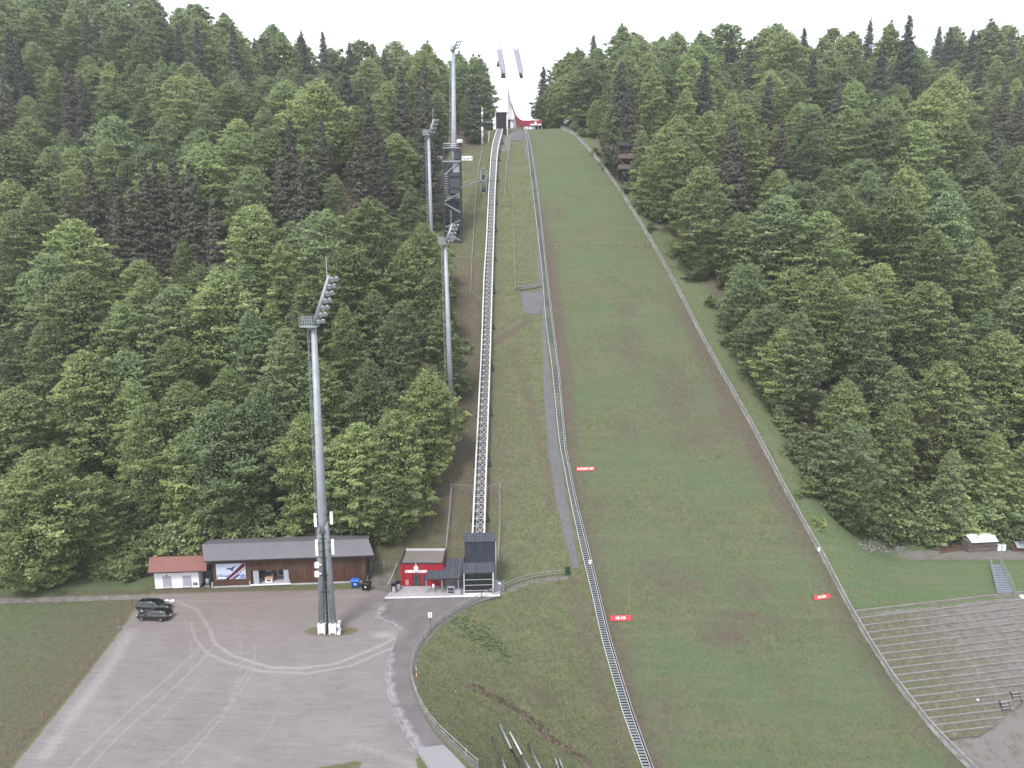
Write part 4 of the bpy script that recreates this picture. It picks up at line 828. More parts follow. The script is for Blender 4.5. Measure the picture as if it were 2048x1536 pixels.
# red flank below deck near the table
b=MB(); 
for k in range(0,3):
    a,c=Lp[k],Lp[k+1]; a2=a+Vector((-.15,0,-1.3)); c2=c+Vector((-.15,0,-1.3)); za=zL(a.y)-.3; b.add([Vector((a2.x,a.y,min(za,a2.z))),Vector((c2.x,c.y,min(za,a2.z))),c2+Vector((0,0,1.29)),a2+Vector((0,0,1.29)),Vector((a2.x+.14,a.y,min(za,a2.z))),Vector((c2.x+.14,c.y,min(za,a2.z))),c2+Vector((.14,0,1.29)),a2+Vector((.14,0,1.29))],[(0,1,2,3),(7,6,5,4),(0,3,7,4),(1,5,6,2)])
b.build('flank',bpy.data.materials['faded_red'],jm)
vm=mat('violet_grey_grating',(.30,.29,.37),.7,noise=.6,nscale=1.5,col2=(.20,.19,.26))
for pp_,sg in ((Lp,-1),(Rp,1)):
    q=res(pp_[8:11],26); o_=Vector((.15 if sg>0 else -2.0,0,.25)); b=MB(); b2=MB()
    for k in range(26):
        a,c=q[k]+o_,q[k+1]+o_; w_=Vector((1.85,0,0)); b.add([a,a+w_,c+w_,c,a-Vector((0,0,.12)),a+w_-Vector((0,0,.12)),c+w_-Vector((0,0,.12)),c-Vector((0,0,.12))],[(0,1,2,3),(4,7,6,5),(0,4,5,1),(3,2,6,7),(0,3,7,4),(1,5,6,2)])
        for e in (Vector((0,0,0)),w_): b2.bar(a+e,a+e+Vector((0,0,1.1)),.10); b2.bar(a+e+Vector((0,0,1.1)),c+e+Vector((0,0,1.1)),.10)
        b2.bar(a+Vector((0,0,.02)),a+w_+Vector((0,0,.02)),.12)
    b.build('side_stair',vm,jm); b2.build('railing',M['galv'],jm)
    b=MB(); q0=q[0]+o_; b.extr([q0+Vector((-.1,0,-1.7)),q0+Vector((1.9,0,-1.7)),q0+Vector((1.4,0,.2)),q0+Vector((.1,0,.2))],(0,.5,0)); b.build('end_panel','black',jm)
b=MB(); q=P(995.5,133,290); b.extr([q+Vector((-.55,0,0)),q+Vector((.75,0,0)),q+Vector((.25,0,2.6))],(0,.3,0)); b.build('warning_panel','black',jm); b=MB(); b.bar(q+Vector((.2,.15,.3)),Lp[8]+Vector((0,0,-.2)),.12); b.build('panel_arm','galv',jm)
a=Lp[-1]; b=MB(); b.bar(a+Vector((0,0,0)),a+Vector((-.6,0,3.6)),.3); b.bar(a+Vector((-.6,0,3.6)),a+Vector((2.3,0,3.2)),.12); b.build('head_beam','galv',jm)
b=MB(); c_=Lp[9].lerp(Rp[9],.5); 
for k in (3,6,9):
    l,r_=Lp[k],Rp[k]; g=T0(l.x,l.y); b.bar(l.lerp(r_,.5)-Vector((0,0,1.2)),Vector(((l.x+r_.x)/2,l.y+1,g-1)),1.6,1.0)
b.build('pier','concrete_white',jm)
# red table front
tf=thing('takeoff_table','red take-off table front with white lettering and emblem','take-off table',P(1065,257,YR-1))
a=P(1044,246,YR-1); d=P(1083.5,252,YR-1); zt_=zat(240.5,YR-1); zb_=zat(251.5,YR-1)
b=MB(); b.box(((a.x+d.x)/2,YR-.2,(zt_+zb_)/2),(d.x-a.x,1.4,zt_-zb_)); b.build('front_panel',mat('table_red',(.26,.028,.04),.7),tf)
b=MB(); b.box(((a.x+d.x)/2+1.1,YR-.2,zt_+.12),((d.x-a.x)*.42,1.3,.2)); b.build('top_edge','white_sign',tf)
b=MB(); [b.bar((a.x+(d.x-a.x)*k/6,YR-.4,zb_-2.5),(a.x+(d.x-a.x)*k/6,YR-.4,zb_),.3) for k in range(1,7)]; b.build('support','galv',tf)
b=text_mb('OBERSTDORF',.62,(P(1071.5,249.3,YR-1).x,YR-.93,P(1071.5,249.3,YR-1).z),(1,0,0),(0,0,1),(0,-1,0),.05,bold=.03); b.build('lettering','white_sign',tf)
q=P(1071,245.3,YR-1); b=MB(); b.extr([(q.x+.36*math.sin(t*math.pi/6),YR-.93,q.z+.42*math.cos(t*math.pi/6)) for t in range(12)],(0,-.05,0)); b.build('emblem','white_sign',tf)

# ---- banner strip, striped pole on the upper slope ---------------------------------
for c0,c1,lab in ((874,885,'white printed banner left of the steel service tower'),(921,945,'white printed banner right of the steel service tower')):
    q=G((c0+c1)/2,322); Y=q.y; a=P(c0,321,Y); d=P(c1,312,Y); t=thing('banner',lab,'banner',(a.x,Y,a.z-.6),'white banners at the upper forest edge')
    b=MB(); b.box(((a.x+d.x)/2,Y,(a.z+d.z)/2),(d.x-a.x,.05,d.z-a.z)); b.build('sheet','white_sign',t)
    b=MB(); n_=int((c1-c0)/3)
    for k in range(n_): xx=a.x+(d.x-a.x)*(k+.5)/n_; b.box((xx,Y-.04,(a.z+d.z)/2+random.uniform(-.2,.2)),(.22,.02,.7)) if k%3 else b.box((xx,Y-.04,(a.z+d.z)/2),(.3,.02,.25))
    b.build('print',mat('banner_print',(.14,.10,.13),.6),t)
    b=MB(); [b.bar((xx,Y+.05,a.z-1.2),(xx,Y+.05,d.z),.08) for xx in (a.x,d.x)]; b.build('post','dark_steel',t)
q=G(964.5,290); Y=q.y; t=thing('striped_pole','tall white pole with green bands beside the lift top station','pole',q)
segs=[(289,254,'white_paint'),(254,247,'green_box'),(247,239,'galv'),(239,232,'mesh_green'),(232,224,'white_paint'),(224,215,'white_steel')]
for r0,r1,m_ in segs:
    b=MB(); b.tube([P(964.5,r0,Y),P(964.3,r1,Y)],.33 if r0>225 else .2,10); b.build('band',m_,t,True)
for c,r0,r1,lab in ((977,285,262,'thin white pole left of the lift top station'),(1014,267,232,'thin white mast at the right corner of the lift top station')):
    q=G(c,r0); b=MB(); b.tube([q,P(c+1.5,r1,q.y)],.12,6); tag(b.build('pole','white_paint'),lab,'pole')

# ---- service tower (dark steel) ------------------------------------------------------
q=G(905,486); YS=q.y; sx=lambda c,r:P(c,r,YS).x; sz=lambda r:zat(r,YS)
tw=thing('service_tower','tall dark steel service tower with a grey cladding panel and stairs','steel tower',q)
xl0,xr0=P(888,400,YS).x,P(921,400,YS).x; zt=sz(298); zb=sz(487)-1; dep=3.2
for xx in (xl0,xr0):
    for yy in (YS,YS+dep):
        b=MB(); b.bar((xx,yy,zb),(xx,yy,zt+(1.6 if yy==YS else 0)),.36); b.build('column','dark_steel',tw)
rows=[298,323,352,375,398,421,430,440,455,470,484]
for r in rows:
    z=sz(r); b=MB()
    for yy in (YS,YS+dep): b.bar((xl0,yy,z),(xr0,yy,z),.26)
    for xx in (xl0,xr0): b.bar((xx,YS,z),(xx,YS+dep,z),.22)
    b.build('beam','dark_steel',tw)
b=MB(); b.box(((xl0+xr0)/2,YS+dep-.3,(sz(388)+sz(325))/2),(xr0-xl0-.5,.12,sz(325)-sz(388))); b.build('back_screen','anthracite',tw)
b=MB(); b.box(((xl0+xr0)/2,YS+dep-.3,(sz(484)+sz(400))/2),(xr0-xl0-.5,.12,sz(400)-sz(484))); b.build('back_screen','dark_steel',tw)
b=MB(); b.bar((xl0,YS-.05,sz(351)),(xr0,YS-.05,sz(322)),.2); b.bar((xl0,YS-.05,sz(403)),(xr0,YS-.05,sz(386)),.2); b.bar((xl0,YS-.05,sz(406)),(xr0,YS-.05,sz(425)),.25); b.bar((xr0,YS-.05,sz(440)),(xl0,YS-.05,sz(455)),.2); b.bar((xl0,YS-.05,sz(460)),(xr0,YS-.05,sz(482)),.2); b.build('brace','galv',tw)
b=MB(); b.box(((sx(899,360)+xr0)/2,YS+dep/2,(sz(346)+sz(387))/2),(xr0-sx(899,360)-.1,dep-.3,sz(346)-sz(387))); b.build('cabin','anthracite',tw)
b=MB(); b.box(((sx(907,310)+xr0)/2,YS+dep/2,(sz(300)+sz(317))/2),(xr0-sx(907,310)-.1,dep-.6,sz(300)-sz(317))); b.build('cabin','anthracite',tw)
b=MB(); b.box(((sx(903,330)+sx(921,330))/2,YS+.4,(sz(323)+sz(345))/2),(sx(916,330)-sx(903,330),.3,sz(324)-sz(345))); b.build('light_panel','galv',tw)
b=MB()
for r in (323,):
    b.bar((xl0-.2,YS-.1,sz(r)),(xr0+.2,YS-.1,sz(r)),.5,.3)
b.bar((xl0-.1,YS-.1,sz(296)),(xr0+.1,YS-.1,sz(296)),.4,.25); b.build('platform_edge','galv',tw)
for k in range(9):
    r0=348+k*4.8; b=MB(); b.box(((xl0+sx(898,r0))/2,YS+.3,sz(r0)),(sx(898,r0)-xl0-.3,1.0,.12)); b.build('stair_flight','galv',tw)
b=MB(); [b.bar((xx,YS-.1,sz(296)),(xx,YS-.1,sz(286)),.14) for xx in (xl0,(xl0+xr0)/2,xr0)]; b.bar((xl0,YS-.1,sz(287)),(xr0,YS-.1,sz(287)),.14); b.bar((xl0,YS-.1,sz(291)),(xr0,YS-.1,sz(291)),.08); b.build('railing','white_steel',tw)
b=MB(); b.tube([(xr0,YS-.2,sz(285)),(xr0,YS-.35,sz(280))],.75,12); b.build('dish_antenna','white_paint',tw)
for i in range(4):
    b=MB(); z0=sz(443+i*11); b.box((random.uniform(xl0+.8,xr0-.8),YS+1.5,z0),(1.6,1.2,1.0)); b.build('equipment_box','galv' if i%2 else 'dark_steel',tw)
# side cage left of the tower
b=MB(); xs0,xs1=P(872,390,YS).x,P(887,390,YS).x
cg=thing('stair_cage','dark wire cage with stairs attached left of the steel tower','cage',(xs0,YS+1,zb+5))
for xx in (xs0,(xs0+xs1)/2,xs1): b.bar((xx,YS+1,sz(418)),(xx,YS+1,sz(372)),.14)
for r in (372,380,388,396,404,412,418): b.bar((xs0,YS+1,sz(r)),(xs1,YS+1,sz(r)),.1)
b.build('frame','dark_steel',cg); b=MB(); [b.bar((xs0+(xs1-xs0)*k/12,YS+1.1,sz(418)),(xs0+(xs1-xs0)*k/12,YS+1.1,sz(386)),.07) for k in range(13)]; b.build('wire','dark_steel',cg)
b=MB(); z_=sz(418); [b.bar((xx,YS+1,z_),(xx,YS+1,T0(xx,YS+1)-.5),.16) for xx in (xs0,xs1)]; b.build('leg','dark_steel',cg)
# footbridge and gate frame
Yg=G(968,386).y; gx0,gx1=P(961,360,Yg).x,P(972.5,360,Yg).x
gf=thing('lift_stop','slim grey steel frame of the intermediate lift stop','lift stop',(gx0,Yg,zat(386,Yg)))
b=MB(); [b.bar((xx,yy,zat(388,Yg)-.5),(xx,yy,zat(336,Yg)),.2) for xx in (gx0,gx1) for yy in (Yg,Yg+1.5)]; b.build('post','galv',gf)
b=MB(); [b.box(((gx0+gx1)/2,Yg+.75,zat(r,Yg)),(gx1-gx0+.2,1.7,.3)) for r in (337,361,386)]; b.build('deck','galv',gf)
b=MB(); b.box(((gx0+gx1)/2,Yg+.8,zat(355,Yg)),(gx1-gx0-.8,.8,1.3)); b.build('cabinet','dark_steel',gf); b=MB(); b.box(((gx0+gx1)/2,Yg+.8,zat(381,Yg)),(gx1-gx0-.8,.8,1.3)); b.build('cabinet','dark_steel',gf)
br=thing('footbridge','narrow grey footbridge from the steel tower to the lift stop','footbridge',(xr0,YS,sz(374)))
b=MB(); b.bar((xr0+.2,YS,sz(374.5)),(gx0-.15,Yg,zat(362,Yg)),.5,.3); b.build('deck','galv',br); b=MB(); b.bar((xr0+.2,YS-.3,sz(374.5)+.9),(gx0-.15,Yg-.3,zat(362,Yg)+.9),.07); b.build('handrail','white_steel',br)

# ---- floodlight masts ---------------------------------------------------------------
def mast(label,base,plat_px,top_px,r0,r1,nlamps,aleg=False,arm=True,vis=None,twin=False):
    Y=base.y; zp=zat(plat_px[1],Y); pt=P(plat_px[0],plat_px[1],Y); tp=P(top_px[0],top_px[1],Y-.6)
    t=thing('floodlight_mast',label,'floodlight mast',base,'floodlight masts left of the hill')
    dirv=(pt-base)
    if aleg:
        j=base.lerp(pt,.355); 
        for s_ in (-1,1):
            f=base+Vector((s_*.83,0,-.2)); b=MB(); b.tube([f,j+Vector((s_*.42,0,0)),j+Vector((s_*.30,0,1.4))],[.46,.40,.30],8); b.build('leg','galv',t,True)
        b=MB(); b.tube([j-Vector((0,0,.3)),j+Vector((0,0,1.2)),pt],[r0*1.05,r0,r1],10); b.build('shaft','galv',t,True)
        b=MB(); [b.bar(base.lerp(j,k)+Vector((-.85+.4*k,-.42,0)),base.lerp(j,k)+Vector((.85-.4*k,-.42,0)),.07) for k in (.42,.58,.75,.93)]; b.build('cross_tie','dark_steel',t)
        b=MB(); 
        for k in range(26): q=base.lerp(j,k/25); b.box(q+Vector((0,-.1,.1)),(.34,.25,.16))
        b.tube([base+Vector((0,0,0)),j+Vector((0,-.1,0))],.16,6); b.build('cable_ladder','dark_steel',t)
    else:
        b=MB(); b.tube([base-Vector((0,0,.5)),pt],[r0,r1],10); b.build('shaft','galv',t,True)
    # climbing ladder on the left
    off0=Vector((-r0-.28,-.1,0)); off1=Vector((-r1-.28,-.1,0)); s0=base.lerp(pt,.02); n=44
    lo=[s0.lerp(pt,k/n)+off0.lerp(off1,k/n) for k in range(n+1)]; b=MB()
    for a,c in zip(lo[:-1],lo[1:]): b.bar(a+Vector((-.12,0,0)),c+Vector((-.12,0,0)),.05); b.bar(a,a+Vector((-.12,0,0)),.04); b.bar(a+Vector((.06,0,0)),c+Vector((.06,0,0)),.04)
    for k in range(0,n,5): b.bar(lo[k],lo[k]+Vector((.35,.05,0)),.05)
    b.build('ladder','galv',t)
    # arm with lamps
    u=(tp-pt).normalized(); La=(tp-pt).length
    if arm:
        b=MB(); b.tube([pt-Vector((0,0,.2)),tp],[r1*.95,r1*.6],8); b.build('arm','galv',t,True)
        for k in range(nlamps):
            q=pt.lerp(tp,(k+.6)/(nlamps))+Vector((.55,-.25,0)); rr=La*.042 if La>5 else .22
            b=MB(); b.bar(pt.lerp(tp,(k+.6)/nlamps),q,.07); 
            h_=b.build('lamp_bracket','dark_steel',t)
            for dx in (0,.55):
                b=MB(); c_=q+Vector((dx,0,dx*.15)); d_=Vector((.35,-.75,-.55)).normalized(); b.tube([c_-d_*.28,c_-d_*.05,c_+d_*.18],[rr*.45,rr*.95,rr*1.15],10); l_=b.build('floodlight','galv',t,True)
                b=MB(); b.tube([c_+d_*.185,c_+d_*.2],[rr*1.05,rr*1.05],10); b.build('lens','lens',l_)
        # maintenance platform
        b=MB(); pw=min(1.05,La*.22); b.box(pt+Vector((-pw*.45,-.2,-.1)),(pw*2.0,1.3,.14)); b.build('platform','galv',t)
        b=MB(); x0_,x1_=pt.x-pw*1.45,pt.x-pw*.0
        for yy in (pt.y-.8,pt.y+.4):
            for k in range(6): b.bar((x0_+(x1_-x0_)*k/5,yy,pt.z),(x0_+(x1_-x0_)*k/5,yy,pt.z+1.15),.05)
            for z_ in (.4,.8,1.15): b.bar((x0_,yy,pt.z+z_),(x1_,yy,pt.z+z_),.045)
        b.build('railing','galv',t)
        b=MB(); b.tube([tp+Vector((-.25,0,-.2)),tp+Vector((-.25,0,2.4))],.035,5); b.build('lightning_rod','white_steel',t)
    return t,pt,tp
m1,pt1,tp1=mast('large double-legged floodlight mast standing in the gravel yard before the barn',Vector((*flat(656,1266),0)),(627,651),(658,552),.62,.36,7,aleg=True)
q=G(904,868); mast('slim floodlight mast rising from trees beside the lift track, before the steel tower',q,(890.5,487),(905,448),.62,.34,5)
q=G(865,560); mast('slim floodlight mast left of the steel tower, its foot hidden by trees',q,(857,270),(868,238),.55,.34,4)
q=G(907,470); mast('tallest floodlight mast against the sky behind the steel tower',Vector((q.x-.1,q.y+3.8,T0(q.x,q.y+3.8))),(906.5,100),(913,82),.95,.45,3)
# antennas and boxes on mast 1
def on_mast(r,dx,dy=-.5): 
    k=(zat(r,pt1.y)-0)/(pt1.z); v=Vector(m1.location).lerp(pt1,k); return v+Vector((dx,dy,0))
for r0,r1,c in ((1053,1027,631),(1111,1080,634),(1048,1024,663),(1108,1079,666)):
    a=P(c-1.5,r1,pt1.y-.6); d=P(c+1,r0,pt1.y-.6); b=MB(); b.box(a.lerp(d,.5),(.34,.22,(a-d).length)); an=b.build('panel_antenna','white_sign',m1)
    b=MB(); q=on_mast((r0+r1)/2,0,-.3); b.bar(a.lerp(d,.25)+Vector((0,.15,0)),Vector((q.x,q.y,a.lerp(d,.25).z)),.06); b.bar(a.lerp(d,.8)+Vector((0,.15,0)),Vector((q.x,q.y,a.lerp(d,.8).z)),.06); b.build('bracket','dark_steel',m1)
for r in (1130,1148):
    q=P(634,r,pt1.y-.7); b=MB(); b.box(q,(.55,.4,.7)); b.build('radio_unit','white_sign',m1); b=MB(); b.tube([q+Vector((.35,-.1,.1)),q+Vector((.65,-.2,.1))],.16,8); b.build('radio_unit','white_steel',m1)
for c,lab in ((644,'white electrical cabinet at the left foot of the large floodlight mast'),(666,'white electrical cabinet at the right foot of the large floodlight mast')):
    x,y=flat(c,1269); t=thing('electrical_cabinet',lab,'cabinet',(x,y,0),'cabinets at the mast foot'); b=MB(); b.box((x,y,.85),(.98,.5,1.5)); b.build('housing','white_paint',t)
    b=MB(); b.box((x,y-.003,.85-.0),(.86,.53,1.36)); dr=b.build('door','white_sign',t); b=MB(); b.box((x,y-.28,.25),(.7,.03,.16)); b.build('vent_grille','dark_steel',t); b=MB(); b.box((x-.33,y-.28,1.0),(.05,.03,.2)); b.build('handle','dark_steel',dr); b=MB(); b.box((x,y,.05),(.9,.45,.1)); b.build('plinth','concrete',t)
x,y=flat(679,1270); t=thing('antenna_rack','rack of white antenna units beside the foot of the large floodlight mast','antenna rack',(x,y,0))
b=MB(); b.bar((x,y+.1,0),(x,y+.1,2.2),.09); b.bar((x-.25,y+.1,0),(x-.25,y+.1,2.0),.06); b.build('post','dark_steel',t)
for k in range(4): b=MB(); b.box((x+(.08 if k%2 else -.05),y-.1,.35+k*.55),(.42,.3,.38)); b.build('antenna_unit','white_sign' if k%2==0 else 'white_steel',t)

# ---- cars ------------------------------------------------------------------------------
def car(label,loc,rz):
    """estate car, nose towards +x local, built at the origin"""
    t=thing('parked_car',label,'car',(0,0,0),'black estate cars parked on the gravel yard')
    #  x, half width at sill, half width belt, z low, z belt
    st_=[(-2.38,.70,.74,.45,.80),(-2.30,.80,.84,.32,.98),(-1.9,.86,.90,.27,1.02),(-1.0,.89,.92,.22,1.0),(0,.89,.92,.22,.98),(.9,.89,.92,.22,.955),(1.5,.87,.90,.24,.90),(2.0,.82,.84,.28,.82),(2.28,.70,.72,.32,.72),(2.40,.55,.58,.42,.62)]
    vs=[];fs=[];n=8
    for x,ws,wb_,z0,z1 in st_:
        zm=(z0+z1)/2+.08; vs+=[(x,-ws*.93,z0),(x,-ws,z0+.12),(x,-wb_*1.005,zm),(x,-wb_*.95,z1),(x,wb_*.95,z1),(x,wb_*1.005,zm),(x,ws,z0+.12),(x,ws*.93,z0)]
    for i in range(len(st_)-1):
        for k in range(n): k2=(k+1)%n; fs.append((i*n+k,i*n+k2,(i+1)*n+k2,(i+1)*n+k))
    fs+= [tuple(range(n)),tuple((len(st_)-1)*n+k for k in range(n))[::-1]]
    b=MB(); b.add(vs,fs); b.build('body','carpaint',t,True)
    g=[(-2.22,.74,.74,.98,1.0),(-1.98,.80,.66,.98,1.36),(-1.2,.84,.68,.98,1.44),(-.2,.85,.68,.97,1.46),(.45,.84,.66,.96,1.38),(1.15,.78,.74,.93,.96)]
    b=MB(); vs=[];fs=[]
    for x,wb_,wr,z0,z1 in g: vs+=[(x,-wb_,z0),(x,-wr,z1),(x,wr,z1),(x,wb_,z0)]
    for i in range(len(g)-1):
        for k in range(3): fs.append((i*4+k,i*4+k+1,(i+1)*4+k+1,(i+1)*4+k))
    b.add(vs,fs); gh=b.build('windows','glass',t)
    b=MB(); vs=[];fs=[]
    rr=[(-2.05,.68,1.375),(-1.2,.70,1.455),(-.2,.70,1.475),(.50,.68,1.39)]
    for x,wr,z in rr: vs+=[(x,-wr,z-.01),(x,-wr*.6,z+.03),(x,wr*.6,z+.03),(x,wr,z-.01),(x,wr,z-.05),(x,-wr,z-.05)]
    for i in range(3):
        for k in range(6): fs.append((i*6+k,i*6+(k+1)%6,(i+1)*6+(k+1)%6,(i+1)*6+k))
    fs+=[(0,1,2,3,4,5),(18+5,18+4,18+3,18+2,18+1,18)]; b.add(vs,fs); b.build('roof','carpaint',t,True)
    for s_ in (-1,1):
        b=MB(); pts=[(-2.1,s_*.865,.985),(-1.0,s_*.90,1.0),(0,s_*.90,.985),(1.0,s_*.86,.955)]; [b.bar(a,c,.035,.05) for a,c in zip(pts[:-1],pts[1:])]; pts=[(1.0,s_*.84,.97),(.45,s_*.70,1.38),(-.2,s_*.715,1.45),(-1.2,s_*.715,1.435),(-1.95,s_*.70,1.36),(-2.15,s_*.82,1.02)]; [b.bar(a,c,.035,.035) for a,c in zip(pts[:-1],pts[1:])]; b.build('window_trim','chrome',t)
        b=MB(); [b.bar((x,s_*.875,.99),(x-.12*0,s_*.70,1.42),.06,.05) for x in (-.05,-1.15)]; b.build('pillar','carpaint',t)
        b=MB(); b.bar((-1.9,s_*.62,1.44),(.3,s_*.62,1.50),.04); b.build('roof_rail','chrome',t)
        b=MB(); b.box((.78,s_*1.0,1.0),(.2,.16,.14)); b.build('mirror','carpaint',t)
        b=MB(); b.box((2.2,s_*.58,.68),(.26,.30,.13)); b.build('headlight','headlamp',t)
        b=MB(); b.box((-2.33,s_*.66,.86),(.12,.26,.16)); b.build('tail_lamp','redlamp',t)
        b=MB(); b.box((-.45,s_*.925,.86),(.16,.03,.03)); b.box((-1.45,s_*.925,.86),(.16,.03,.03)); b.build('door_handle','chrome',t)
        for x in (-1.42,1.42):
            b=MB(); b.tube([(x,s_*.70,.33),(x,s_*.915,.33)],.335,20); wv=b.build('wheel','tyre',t); b=MB(); b.tube([(x,s_*.905,.33),(x,s_*.93,.33)],.22,12)
            for k in range(5): an=k*2*math.pi/5; b.bar((x,s_*.935,.33),(x+.2*math.cos(an),s_*.935,.33+.2*math.sin(an)),.05,.03)
            b.build('rim','rim',wv)
    b=MB(); b.box((2.36,0,.60),(.12,.75,.14)); b.build('grille','black',t); b=MB(); b.box((-2.40,0,.66),(.04,.52,.12)); b.build('number_plate','white_sign',t)
    t.location=loc; t.rotation_euler=(0,0,rz); return t
x,y=flat(310,1237); car('black estate car with silver window trim, nose to the left, nearer of the two',(x,y,.02),math.radians(179-4))
x,y=flat(309,1219); car('black estate car, nose to the right, parked behind the other car',(x,y,.02),math.radians(-3))

# ---- rail fence along the road -------------------------------------------------------------
fp=[Vector((*flat(c,r),0)) for c,r in FENCE_PX]
def catmull(p,n=8):
    o=[]
    for i in range(len(p)-1):
        a,b_,c,d=p[max(i-1,0)],p[i],p[i+1],p[min(i+2,len(p)-1)]
        for k in range(n):
            t=k/n; o.append(.5*((2*b_)+(c-a)*t+(2*a-5*b_+4*c-d)*t*t+(-a+3*b_-3*c+d)*t*t*t))
    o.append(p[-1]); return o
fc=catmull(fp); L=sum((a-b_).length for a,b_ in zip(fc[:-1],fc[1:])); NP=int(L/2.0); fr_=res(fc,NP)
rfn=thing('rail_fence','weathered wooden rail fence curving along the asphalt road above the bank','fence',fr_[0])
rnd=random.Random(3)
hts=[1.0+rnd.uniform(-.06,.06) for _ in fr_]
for p,h in zip(fr_,hts):
    z=T0(p.x,p.y)*.5; b=MB(); b.tube([(p.x,p.y,z-.3),(p.x+rnd.uniform(-.05,.05),p.y,h+.05)],[.085,.07],7); b.build('post','plank_rail',rfn)
def rail(o_,zf,par,m='plank_rail'):
    for i in range(0,len(o_)-1,1):
        b=MB(); b.tube([o_[i]+Vector((0,-.06,zf*hts[i])),o_[i+1]+Vector((0,-.06,zf*hts[i+1]))],.055,6); b.build('rail',m,par)
rail(fr_,.97,rfn)
b=MB(); [b.tube([a+Vector((0,-.06,.5+rnd.uniform(-.03,.03))),c+Vector((0,-.06,.5))],.045,5) for a,c in zip(fr_[:-1],fr_[1:])]; b.build('lower_rail','plank_rail',rfn)
# red-white marker by the fence, traffic sign, boxes
x,y=flat(833,1358); t=thing('snow_marker','slim red and white marker post at the bend of the rail fence','marker post',(x,y,0))
for k in range(4): b=MB(); b.bar((x,y,k*.4),(x,y,k*.4+.4),.05); b.build('band','banner' if k%2==0 else 'white_sign',t)
q=Vector((*flat(861,1262),0)); t=thing('double_sign','pair of slim white sign plates on a dark post by the road bend','sign',q)
b=MB(); b.bar(q,(q.x,q.y,2.9),.07); b.build('post','dark_steel',t)
for s_ in (-1,1): b=MB(); b.box((q.x+s_*.16,q.y-.06,2.45),(.20,.04,.80)); b.build('plate','white_sign',t)
q=G(1135,1152); t=thing('litter_box','dark green box on posts at the end of the rail fence','box',q); b=MB(); b.box(q+Vector((0,0,1.05)),(.75,.45,.9)); b.build('body','green_box',t); b=MB(); [b.bar(q+Vector((s_*.25,0,0)),q+Vector((s_*.25,0,.62)),.07) for s_ in (-1,1)]; b.build('leg','dark_steel',t); b=MB(); b.box(q+Vector((0,0,1.53)),(.82,.52,.06)); b.build('lid','green_box',t)
# orange cord barrier along the left meadow
op=[Vector((*flat(c,r),0)) for c,r in ((300,1197),(262,1222),(237,1250),(220,1286),(188,1318),(165,1350),(138,1378),(113,1410),(86,1440),(44,1478),(10,1512),(-20,1540))]
t=thing('cord_barrier','orange cord on thin stakes along the left edge of the gravel yard','barrier',op[0])
for p in op: b=MB(); b.bar(p,p+Vector((0,0,.95)),.05); b.build('stake','orange',t)
b=MB()
for a,c in zip(op[:-1],op[1:]):
    m_=a.lerp(c,.5)+Vector((0,0,.68)); b.bar(a+Vector((0,0,.9)),m_,.02); b.bar(m_,c+Vector((0,0,.9)),.02)
b.build('cord','rope',t)
x,y=flat(238,1262); b=MB(); b.box((x,y,.55),(.35,.05,.4)); b.bar((x,y,0),(x,y,.4),.05); tag(b.build('notice_plate',mat('blue_grey_plate',(.16,.19,.28),.6)),'small blue grey plate at the corner of meadow and gravel yard','sign')
b=MB(); x,y=flat(260,1203); b.bar((x,y,0),(x,y,1.1),.07); tag(b.build('road_post','galv'),'thin grey post at the path edge left of the cars','post')
for i,(c,r) in enumerate(((333,1202),(344,1202))):
    x,y=flat(c,r); b=MB(); b.tube([(x,y,.02),(x,y,.10),(x,y,.13)],[.35,.3,.1],9); tag(b.build('white_stone','white_sign'),'flat white stone on the gravel above the cars, %s of two'%('left' if i==0 else 'right'),'stone','white stones on the yard')

# ---- hill stairway, gutter and left barrier ---------------------------------------------------
def onLpx(lst,h=0): return [p for p in (march(c,r,lambda x,y:zL(y)+h) for c,r in lst) if p]
NS=120
sl=res(onLpx(STAIR_PX),NS); sr=res(onLpx(RAIL_PX),NS)
def ext(p,Y1):
    d=(p[-1]-p[-6])/((p[-1].y-p[-6].y)); q=p[-1]+d*(Y1-p[-1].y); q.z=zL(q.y); return p+[q]
ysA=np.linspace(246,72,401)
def line_at(f,dx=0,h=0): return [Vector((float(f(y))+dx,float(y),float(zL(y))+h)) for y in ysA]
SL=line_at(xstair,0,.28); 
sw=thing('hill_stairway','long narrow steel stairway climbing beside the grass landing slope','stairway',SL[-1])
WT=.62
treads=[];acc=0;last=None
step_len=.40
pts=SL[::-1]; d=0; k=0; pos=[]
for a,c in zip(pts[:-1],pts[1:]):
    l=(c-a).length
    while d<l: pos.append(a.lerp(c,d/l)); d+=step_len
    d-=l
tb_=MB(); tb_.box((0,0,0),(1,.20,.05)); tm=None
for i,p in enumerate(pos[:100]):
    wdt=float(xrail(p.y))-p.x-.30
    if tm is None:
        o=tb_.build('tread','grate',None,origin=(0,0,0)); tm=o.data
    else: o=bpy.data.objects.new('tread',tm); COL.objects.link(o)
    o.parent=sw; o.location=p+Vector((wdt/2+.03,0,0))-Vector(sw.location); o.scale=(wdt,1,1)
b=MB(); [b.box(p+Vector(((float(xrail(p.y))-p.x-.30)/2+.03,0,0)),(float(xrail(p.y))-p.x-.30,.20,.05)) for p in pos[100:]]; o=b.build('treads','grate',sw); o['kind']='stuff'
for dx,h,wd,m_,nm in ((0,.42,.07,'white_steel','stringer'),(-99,.42,.06,'white_steel','stringer')):
    b=MB()
    for a,c in zip(SL[:-1:4],SL[4::4]):
        o1=Vector((float(xrail(a.y))-a.x-.27,0,0)) if dx==-99 else Vector((0,0,0)); o2=Vector((float(xrail(c.y))-c.x-.27,0,0)) if dx==-99 else Vector((0,0,0))
        b.bar(a+o1+Vector((0,0,.12)),c+o2+Vector((0,0,.12)),wd,.14)
    b.build(nm,m_,sw)
